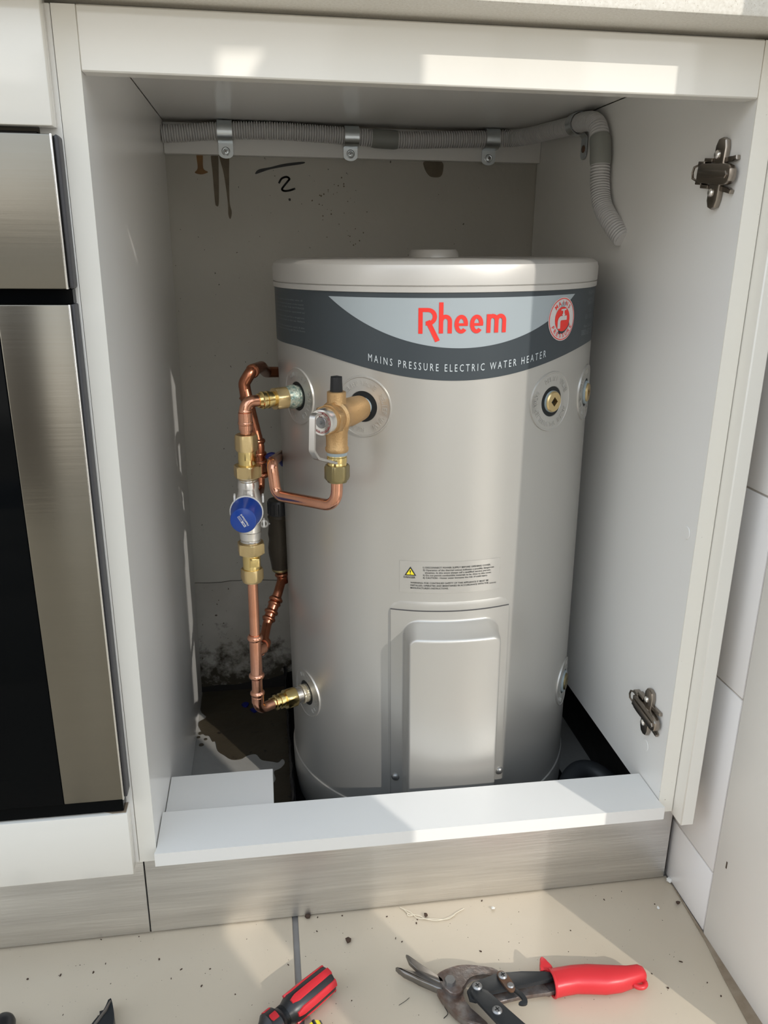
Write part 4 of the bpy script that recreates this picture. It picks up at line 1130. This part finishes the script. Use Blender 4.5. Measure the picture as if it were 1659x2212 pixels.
hs = thing('drain_hose', (0.55, 0.2, 0.005), 'thick dark grey hose curving over the floor right of the heater base', 'hose')
b = BM(); tube(b, spline([(0.508, 0.085, 0.022), (0.512, 0.120, 0.032), (0.522, 0.160, 0.042), (0.540, 0.193, 0.050), (0.562, 0.210, 0.053), (0.585, 0.205, 0.050), (0.600, 0.180, 0.042), (0.604, 0.140, 0.030), (0.602, 0.090, 0.018)], 8), 0.0145, 22); obj('hose_tube', b, M['hose'], hs)
random.seed(21)
for k, (x, y, s) in enumerate(((0.078, 0.531, 0.008), (0.094, 0.514, 0.007))):
    b = BM()
    poly = [(x + s * random.uniform(0.5, 1.3) * math.cos(a), y + s * random.uniform(0.6, 1.4) * math.sin(a)) for a in np.linspace(0, 2 * PI, 10)[:-1]]
    prism(b, poly, 0.0014, 0.0044, 0.0008)
    tag(obj('plastic_scrap', b, M['bluedark'], origin=(x, y, 0.0014)), ('dark blue plastic scrap on the slab left of the pipe elbow', 'dark blue plastic scrap on the slab nearest below the pipe elbow')[k], 'scrap', 'blue plastic scraps on the slab')

# ================================================================== TOOLS ON THE FLOOR
sn = thing('tin_snips', (0.37, -0.09, 0.0), 'rusty tin snips with one red vinyl handle lying on the tiles', 'snips')
def flat(poly, z0, z1, name, m, bev=0.0008, sm=0, parent=None):
    b = BM(); prism(b, smooth_poly(poly, sm) if sm else poly, z0, z1, bev); return obj(name, b, m, parent or sn)
bladeU = [(0.2641, -0.0336), (0.2666, -0.0344), (0.2765, -0.0491), (0.2926, -0.0648), (0.2984, -0.0689), (0.3000, -0.0760), (0.2931, -0.0740), (0.2845, -0.0669), (0.2734, -0.0554), (0.2658, -0.0442)]
bladeL = [(0.2508, -0.0450), (0.2537, -0.0454), (0.2735, -0.0556), (0.2930, -0.0638), (0.3000, -0.0720), (0.2954, -0.0800), (0.2903, -0.0785), (0.2735, -0.0655), (0.2583, -0.0546)]
flat(bladeU, 0.011, 0.017, 'upper_blade', M['blade'], 0.0015)
flat(bladeL, 0.005, 0.0135, 'lower_blade', M['blade'], 0.002)
jawA = [(0.2925, -0.0680), (0.2955, -0.0628), (0.3078, -0.0581), (0.3219, -0.0563), (0.3388, -0.0591), (0.3602, -0.0670), (0.3566, -0.0740), (0.3360, -0.0698), (0.3232, -0.0746), (0.3179, -0.0846), (0.3120, -0.0900), (0.3020, -0.0880)]
jawB = [(0.2939, -0.0680), (0.3100, -0.0680), (0.3200, -0.0760), (0.3179, -0.0846), (0.3158, -0.0969), (0.3329, -0.1233), (0.3329, -0.1290), (0.3180, -0.1246), (0.3035, -0.1093), (0.2959, -0.0941), (0.2903, -0.0808)]
flat(jawA, 0.010, 0.017, 'upper_jaw', M['rustyjaw'], 0.0015, 3)
flat(jawB, 0.004, 0.0125, 'lower_jaw', M['rustyjaw'], 0.0015, 3)
shank = [(0.3373, -0.0935), (0.3804, -0.0890), (0.4200, -0.0860), (0.4200, -0.0985), (0.4094, -0.0992), (0.3738, -0.1000), (0.3499, -0.1035)]
flat(shank, 0.008, 0.013, 'handle_shank', M['rustyjaw'], 0.001)
lever1 = [(0.3195, -0.0922), (0.3285, -0.0828), (0.3594, -0.0752), (0.3840, -0.0775), (0.4079, -0.0810), (0.4200, -0.0845), (0.4200, -0.0890), (0.4115, -0.0912), (0.3787, -0.0941), (0.3362, -0.0966), (0.3263, -0.1055), (0.3197, -0.1025)]
flat(lever1, 0.017, 0.022, 'upper_lever', M['gunmetal'], 0.001)
lever2 = [(0.3215, -0.0975), (0.3290, -0.0915), (0.3404, -0.0990), (0.3657, -0.1395), (0.3900, -0.1720), (0.3700, -0.1780), (0.3397, -0.1358), (0.3245, -0.1066)]
flat(lever2, 0.0225, 0.0265, 'lower_lever', M['gunmetal'], 0.001)
lever2b = [(0.3720, -0.1500), (0.3900, -0.1700), (0.4300, -0.2250), (0.4200, -0.2330), (0.3690, -0.1750)]
flat(lever2b, 0.006, 0.026, 'lower_handle', M['redgrip'], 0.005, 3)
latch = [(0.3555, -0.0800), (0.3590, -0.0760), (0.3642, -0.0775), (0.3680, -0.0860), (0.3700, -0.0960), (0.3690, -0.1010), (0.3640, -0.1020), (0.3600, -0.0960)]
flat(latch, 0.0222, 0.0250, 'latch_plate', M['rusttab'], 0.0006, 3)
hook = [(0.3690, -0.0960), (0.3735, -0.1000), (0.3775, -0.1070), (0.3791, -0.1119), (0.3775, -0.1170), (0.3735, -0.1180), (0.3692, -0.1168), (0.3690, -0.1145), (0.3730, -0.1130), (0.3747, -0.1113), (0.3725, -0.1056), (0.3680, -0.1005)]
flat(hook, 0.0205, 0.0235, 'latch_hook', M['gunmetal'], 0.0006, 2)
for x, y, z, r, h in ((0.3047, -0.0770, 0.017, 0.0060, 0.0055), (0.3301, -0.0933, 0.0262, 0.0052, 0.0028), (0.3610, -0.0830, 0.0245, 0.0048, 0.0028), (0.3660, -0.0955, 0.0245, 0.0038, 0.0020), (0.3430, -0.1236, 0.0262, 0.0052, 0.0030)):
    b = BM()
    if r == 0.0060: hexnut(b, (x, y, z), up, 0, h, r, 0.2, 0.001)
    else: lathe(b, (x, y, z), up, [(0, r), (h * 0.5, r), (h, r * 0.7), (h * 1.05, 0)], 18)
    bo = obj('bolt', b, M['boltgrey'], sn)
    if r in (0.0052, 0.0048):
        b = BM()
        for a in (0.4, 0.4 + PI / 2):
            c_, s_ = math.cos(a), math.sin(a)
            prism(b, [(x + c_ * u_ - s_ * v_, y + s_ * u_ + c_ * v_) for u_, v_ in ((-0.0026, -0.0005), (0.0026, -0.0005), (0.0026, 0.0005), (-0.0026, 0.0005))], z + h * 0.9, z + h * 1.12)
        obj('slot', b, M['ink'], bo, smooth=False)
# red vinyl grip: rounded hollow sleeve with finger guard and hanging eye
b = BM()
cl = [((0.4150, -0.0905), 0.0135), ((0.4240, -0.0895), 0.0132), ((0.4400, -0.0888), 0.0132), ((0.4560, -0.0905), 0.0140), ((0.4720, -0.0935), 0.0140), ((0.4880, -0.0948), 0.0122), ((0.5020, -0.0935), 0.0098), ((0.5130, -0.0925), 0.0085), ((0.5185, -0.0922), 0.0066), ((0.5200, -0.0921), 0.0035)]
rows = []
for k, ((x, y), hw) in enumerate(cl):
    a = Vector(cl[max(0, k - 1)][0]); c = Vector(cl[min(len(cl) - 1, k + 1)][0]); d = (c - a).normalized(); s = Vector((-d.y, d.x))
    zt, zbm = 0.0255 if k < 6 else 0.0235, 0.003
    if k >= len(cl) - 2: zt, zbm = (0.0205, 0.006) if k == len(cl) - 2 else (0.0175, 0.009)
    zc, hz = (zt + zbm) / 2, (zt - zbm) / 2
    row = []
    for j in range(20):
        an = 2 * PI * j / 20
        ca, sa = math.cos(an), math.sin(an)
        f = (abs(ca) ** 3.2 + abs(sa) ** 3.2) ** (-1 / 3.2)
        row.append(b.verts.new((x + s.x * ca * f * hw, y + s.y * ca * f * hw, zc + sa * f * hz)))
    rows.append(row)
for a, c in zip(rows, rows[1:]):
    for j in range(20): b.faces.new((a[j], a[(j + 1) % 20], c[(j + 1) % 20], c[j]))
b.faces.new(rows[-1])
inn = [b.verts.new(v.co + (Vector((cl[0][0][0], cl[0][0][1], 0.014)) - v.co) * 0.18) for v in rows[0]]
dp = [b.verts.new(v.co + Vector((0.02, 0, 0))) for v in inn]
for j in range(20):
    b.faces.new((rows[0][j], inn[j], inn[(j + 1) % 20], rows[0][(j + 1) % 20]))
    b.faces.new((inn[j], dp[j], dp[(j + 1) % 20], inn[(j + 1) % 20]))
b.faces.new(dp)
grip = obj('red_grip', b, M['redgrip'], sn, angle=50)
b = BM()
prism(b, smooth_poly([(0.4045, -0.0800), (0.4075, -0.0740), (0.4098, -0.0632), (0.4135, -0.0612), (0.4165, -0.0680), (0.4200, -0.0770), (0.4190, -0.0850), (0.4130, -0.0800), (0.4085, -0.0775)], 3), 0.009, 0.021, 0.0012)
tube(b, [rows_ for rows_ in [Vector((0.4148 + 0.0005 * math.sin(t_), -0.0905 + 0.0142 * math.cos(t_), 0.0143 + 0.0118 * math.sin(t_))) for t_ in np.linspace(0, 2 * PI, 25)]], 0.0016, 8)
obj('finger_guard', b, M['redgrip'], grip)
b = BM()
eye = [Vector((0.5095 + 0.0064 * math.cos(t_), -0.1022 + 0.0048 * math.sin(t_), 0.0125)) for t_ in np.linspace(0, 2 * PI, 21)]
tube(b, eye, 0.0028, 10, cap=False)
obj('hanging_eye', b, M['redgrip'], grip)

# screwdriver
sd = thing('screwdriver', (0.15, -0.072, 0.0), 'screwdriver with red and black striped handle lying on the floor tiles', 'screwdriver')
E0, E1 = Vector((0.1760, -0.0515, 0.0155)), Vector((0.1290, -0.0880, 0.0155))
ds = (E1 - E0).normalized(); Ls = (E1 - E0).length
b = BM(); lathe(b, E0, ds, [(0, 0.0), (0.0, 0.0118), (0.0012, 0.0136), (0.004, 0.0142), (0.030, 0.0148), (Ls * 0.86, 0.0145), (Ls * 0.95, 0.0122), (Ls * 1.03, 0.0104), (Ls * 1.10, 0.0104), (Ls * 1.16, 0.0120), (Ls * 1.20, 0.0148), (Ls * 1.38, 0.0148), (Ls * 1.45, 0.0110), (Ls * 1.55, 0.0075), (Ls * 1.56, 0.0)], 36)
core = obj('handle', b, M['black'], sd); core['label'] = 'black handle core'
u_, w_, _d = frame(ds)
def grip_strip(a0, half, t0, t1, r0, name='red_strip'):
    b = BM(); n = 14; cols = []
    for k in range(n + 1):
        f = k / n; t = t0 + (t1 - t0) * f
        e = min(f, 1 - f) * n
        hw = half * (1 if e >= 2 else (0.55 + 0.45 * e / 2) if (f > 0.5) else 1.0)
        if k == n: hw = half * 0.45
        ring = []
        for j in range(7):
            a = a0 + (j / 6 - 0.5) * 2 * hw
            rr = r0(t) + 0.0009 * (1 if 0 < j < 6 else -1)
            ring.append(b.verts.new(E0 + ds * t + (u_ * math.cos(a) + w_ * math.sin(a)) * rr))
        cols.append(ring)
    for x_, y_ in zip(cols, cols[1:]):
        for j in range(6): b.faces.new((x_[j], x_[j + 1], y_[j + 1], y_[j]))
    ex = bmesh.ops.extrude_face_region(b, geom=b.faces[:])
    mid = E0
    for v in ex['geom']:
        if isinstance(v, bmesh.types.BMVert):
            rel = v.co - E0; rad_ = rel - ds * rel.dot(ds); v.co -= rad_.normalized() * 0.003
    obj(name, b, M['redhandle'], sd)
rfun = lambda t: 0.0138 + 0.0010 * min(1, t / 0.03)
for k in range(6): grip_strip(k * PI / 3 + 0.35, 0.36, 0.0005, Ls * 0.90, rfun)
for k in range(6): grip_strip(k * PI / 3 + 0.35, 0.34, Ls * 1.22, Ls * 1.36, lambda t: 0.0146)
b = BM()
for k in range(7): lathe(b, E0, ds, [(Ls * (1.02 + 0.018 * k), 0.0100), (Ls * (1.028 + 0.018 * k), 0.0109), (Ls * (1.036 + 0.018 * k), 0.0100)], 28)
obj('grip_rings', b, M['black'], sd)
b = BM(); lathe(b, E0, ds, [(Ls * 1.5, 0.0032), (Ls * 3.2, 0.0032)], 14); obj('shaft', b, M['chrome'], sd)
# yellow handled tool just entering the frame
yt = thing('yellow_driver', (0.157, -0.115, 0.0), 'yellow and black tool handle end poking in beside the red screwdriver', 'screwdriver')
Y0, yd = Vector((0.1560, -0.1010, 0.0105)), Vector((0.35, -0.9, 0)).normalized()
b = BM(); lathe(b, Y0, yd, [(0, 0.0), (0, 0.0062), (0.001, 0.0078), (0.07, 0.0085), (0.085, 0.006), (0.086, 0)], 24); obj('handle', b, M['yellow'], yt)
b = BM()
for k in range(5):
    a = 2 * PI * k / 5 + 0.3; uu, ww, _ = frame(yd)
    P = Y0 + (uu * math.cos(a) + ww * math.sin(a)) * 0.0074
    tube(b, [P + yd * 0.0005, P + yd * 0.07], 0.0018, 8)
obj('black_rib', b, M['black'], yt)
# curved black plier jaw tip, and a rounded black tool end at the far left
b = BM(); prism(b, smooth_poly([(-0.0536, -0.0445), (-0.0512, -0.0470), (-0.0480, -0.0555), (-0.0445, -0.0706), (-0.0455, -0.0900), (-0.0560, -0.1150), (-0.0700, -0.1150), (-0.0700, -0.0850), (-0.0640, -0.0690), (-0.0582, -0.0610), (-0.0556, -0.0540)], 3), 0.001, 0.017, 0.003)
pl = tag(obj('pliers', b, M['gunmetal'], origin=(-0.055, -0.08, 0.0)), 'curved black plier tip poking in at the bottom left of frame', 'pliers')
b = BM(); tube(b, [(-0.0516, -0.0490, 0.0175), (-0.0545, -0.0600, 0.0178), (-0.0590, -0.0680, 0.0176), (-0.0650, -0.0790, 0.0172)], [0.0008, 0.0016, 0.0016, 0.0014], 8); obj('bright_edge', b, M['blade'], pl)
b = BM(); lathe(b, (-0.1555, -0.0475, 0.0125), (0.05, -1, 0), [(0, 0.0), (0.0008, 0.0050), (0.003, 0.0085), (0.007, 0.0108), (0.012, 0.0115), (0.08, 0.0115), (0.10, 0.008), (0.101, 0)], 28)
tag(obj('tool_handle', b, M['black'], origin=(-0.155, -0.09, 0.0)), 'rounded black tool handle end at the extreme lower left corner', 'tool')

# ================================================================== DEBRIS
random.seed(2)
def crumb(x, y, s, m, name, label, cat, group, flat_=0.7, z=0.0):
    b = BM(); bmesh.ops.create_icosphere(b, subdivisions=1, radius=s)
    for v in b.verts: v.co = Vector((v.co.x * random.uniform(.6, 1.3), v.co.y * random.uniform(.6, 1.3), v.co.z * flat_ * random.uniform(.7, 1.2)))
    mz = min(v.co.z for v in b.verts)
    for v in b.verts: v.co += Vector((x, y, z - mz))
    return tag(obj(name, b, m, origin=(x, y, z), smooth=False), label, cat, group)
crumb(0.1593, 0.0500, 0.0042, M['crumb'], 'dirt_crumb', 'dark crumb lying against the kickboard above the tile joint', 'crumb', 'brown crumbs on the tiles')
crumb(0.2033, 0.0081, 0.0036, M['crumb'], 'dirt_crumb', 'largest brown crumb alone on the tile between joint and snips', 'crumb', 'brown crumbs on the tiles')
crumb(0.3004, 0.0324, 0.0032, M['crumb'], 'dirt_crumb', 'brown crumb beside the cream thread', 'crumb', 'brown crumbs on the tiles')
crumb(0.6128, 0.0080, 0.0032, M['crumb'], 'dirt_crumb', 'dark crumb close to the right wall foot in shade', 'crumb', 'brown crumbs on the tiles')
crumb(0.3840, 0.0312, 0.0028, M['chip'], 'paint_chip', 'white chip on the tile right of the cream thread', 'chip', 'white chips on the tiles')
crumb(0.5857, 0.0049, 0.0022, M['chip'], 'paint_chip', 'white chip in the shaded corner nearest the right wall', 'chip', 'white chips on the tiles')
crumb(0.6200, 0.0440, 0.0045, M['chip'], 'paint_chip', 'white sealant chip at the right end of the kickboard', 'chip', 'white chips on the tiles')
b = BM()
spots_ = [(0.1709, 0.0480), (0.2006, 0.0464), (0.2537, 0.0378), (0.2590, 0.0047), (0.2655, -0.0010), (0.2873, 0.0230), (0.2893, 0.0283), (0.1686, 0.0275), (0.1337, -0.0145), (0.3739, 0.0460), (0.3529, -0.0268), (0.1993, -0.0692), (0.1825, -0.0558),
          (0.5526, 0.0368), (0.5252, 0.0269), (0.5845, 0.0116), (0.4665, -0.0126), (0.4531, -0.0411), (0.5347, -0.0823), (0.5439, -0.1019), (0.5750, -0.0721), (0.5904, -0.1015), (0.5962, -0.1193),
          (-0.0973, 0.0173), (-0.0803, 0.0500), (-0.0375, 0.0485), (-0.0105, 0.0129), (-0.0806, 0.0054), (-0.15, 0.0062), (-0.1156, 0.0065), (-0.0693, 0.0152), (0.0055, -0.0144), (0.0472, -0.0079), (0.0154, -0.0041), (0.0758, -0.0442), (-0.0592, -0.0120), (0.0391, -0.0290), (-0.1019, -0.0438)]
for k in range(120): spots_.append((random.uniform(-0.18, 0.6), random.uniform(-0.12, 0.048)))
for i, (x, y) in enumerate(spots_):
    r = random.uniform(0.0005, 0.0012) if i < 38 else random.uniform(0.0002, 0.00045)
    k = random.uniform(0.5, 1.6); a0 = random.uniform(0, PI)
    pts = []
    for a in np.linspace(0, 2 * PI, 6)[:-1]:
        px, py = r * k * math.cos(a) * random.uniform(.7, 1.2), r / k * math.sin(a) * random.uniform(.7, 1.2)
        pts.append((x + px * math.cos(a0) - py * math.sin(a0), y + px * math.sin(a0) + py * math.cos(a0)))
    prism(b, pts, 0.0, r * 0.8)
g = tag(obj('floor_grit', b, M['crumb'], origin=(0.2, 0, 0)), 'fine brown grit scattered over the beige tiles', 'grit', kind='stuff')
b = BM()
tube(b, spline([(0.2716, 0.0490, 0.001), (0.2758, 0.0446, 0.0014), (0.2807, 0.0374, 0.0012), (0.2923, 0.0333, 0.001), (0.2993, 0.0272, 0.001), (0.3128, 0.0228, 0.001), (0.3278, 0.0258, 0.001), (0.3396, 0.0319, 0.0012), (0.3492, 0.0366, 0.001)], 6), 0.0005, 6)
tube(b, spline([(0.2740, 0.0470, 0.001), (0.2830, 0.0385, 0.002), (0.2900, 0.0300, 0.001), (0.3080, 0.0250, 0.0018), (0.3250, 0.0235, 0.001), (0.3350, 0.0280, 0.0015)], 6), 0.0005, 6)
tube(b, spline([(0.280, 0.0385, 0.001), (0.2785, 0.0360, 0.001), (0.2815, 0.0345, 0.001), (0.2880, 0.0350, 0.001)], 5), 0.0005, 6)
tag(obj('loose_thread', b, M['thread'], origin=(0.31, 0.035, 0)), 'loose cream thread lying on the tile near the kickboard', 'thread')
b = BM(); tube(b, spline([(0.2610, -0.0748, 0.0008), (0.2563, -0.0782, 0.001), (0.2484, -0.0822, 0.0008)], 5), 0.00028, 5)
tag(obj('stray_fibre', b, M['ink'], origin=(0.255, -0.078, 0)), 'short dark fibre on the tile left of the snips jaw', 'fibre', 'stray fibres by the snips')
b = BM(); tube(b, spline([(0.2962, -0.0905, 0.0008), (0.2978, -0.0990, 0.001), (0.2925, -0.1037, 0.0008)], 5), 0.0004, 5)
tag(obj('stray_fibre', b, M['ink'], origin=(0.295, -0.098, 0)), 'curled dark fibre on the tile just below the snips jaw', 'fibre', 'stray fibres by the snips')
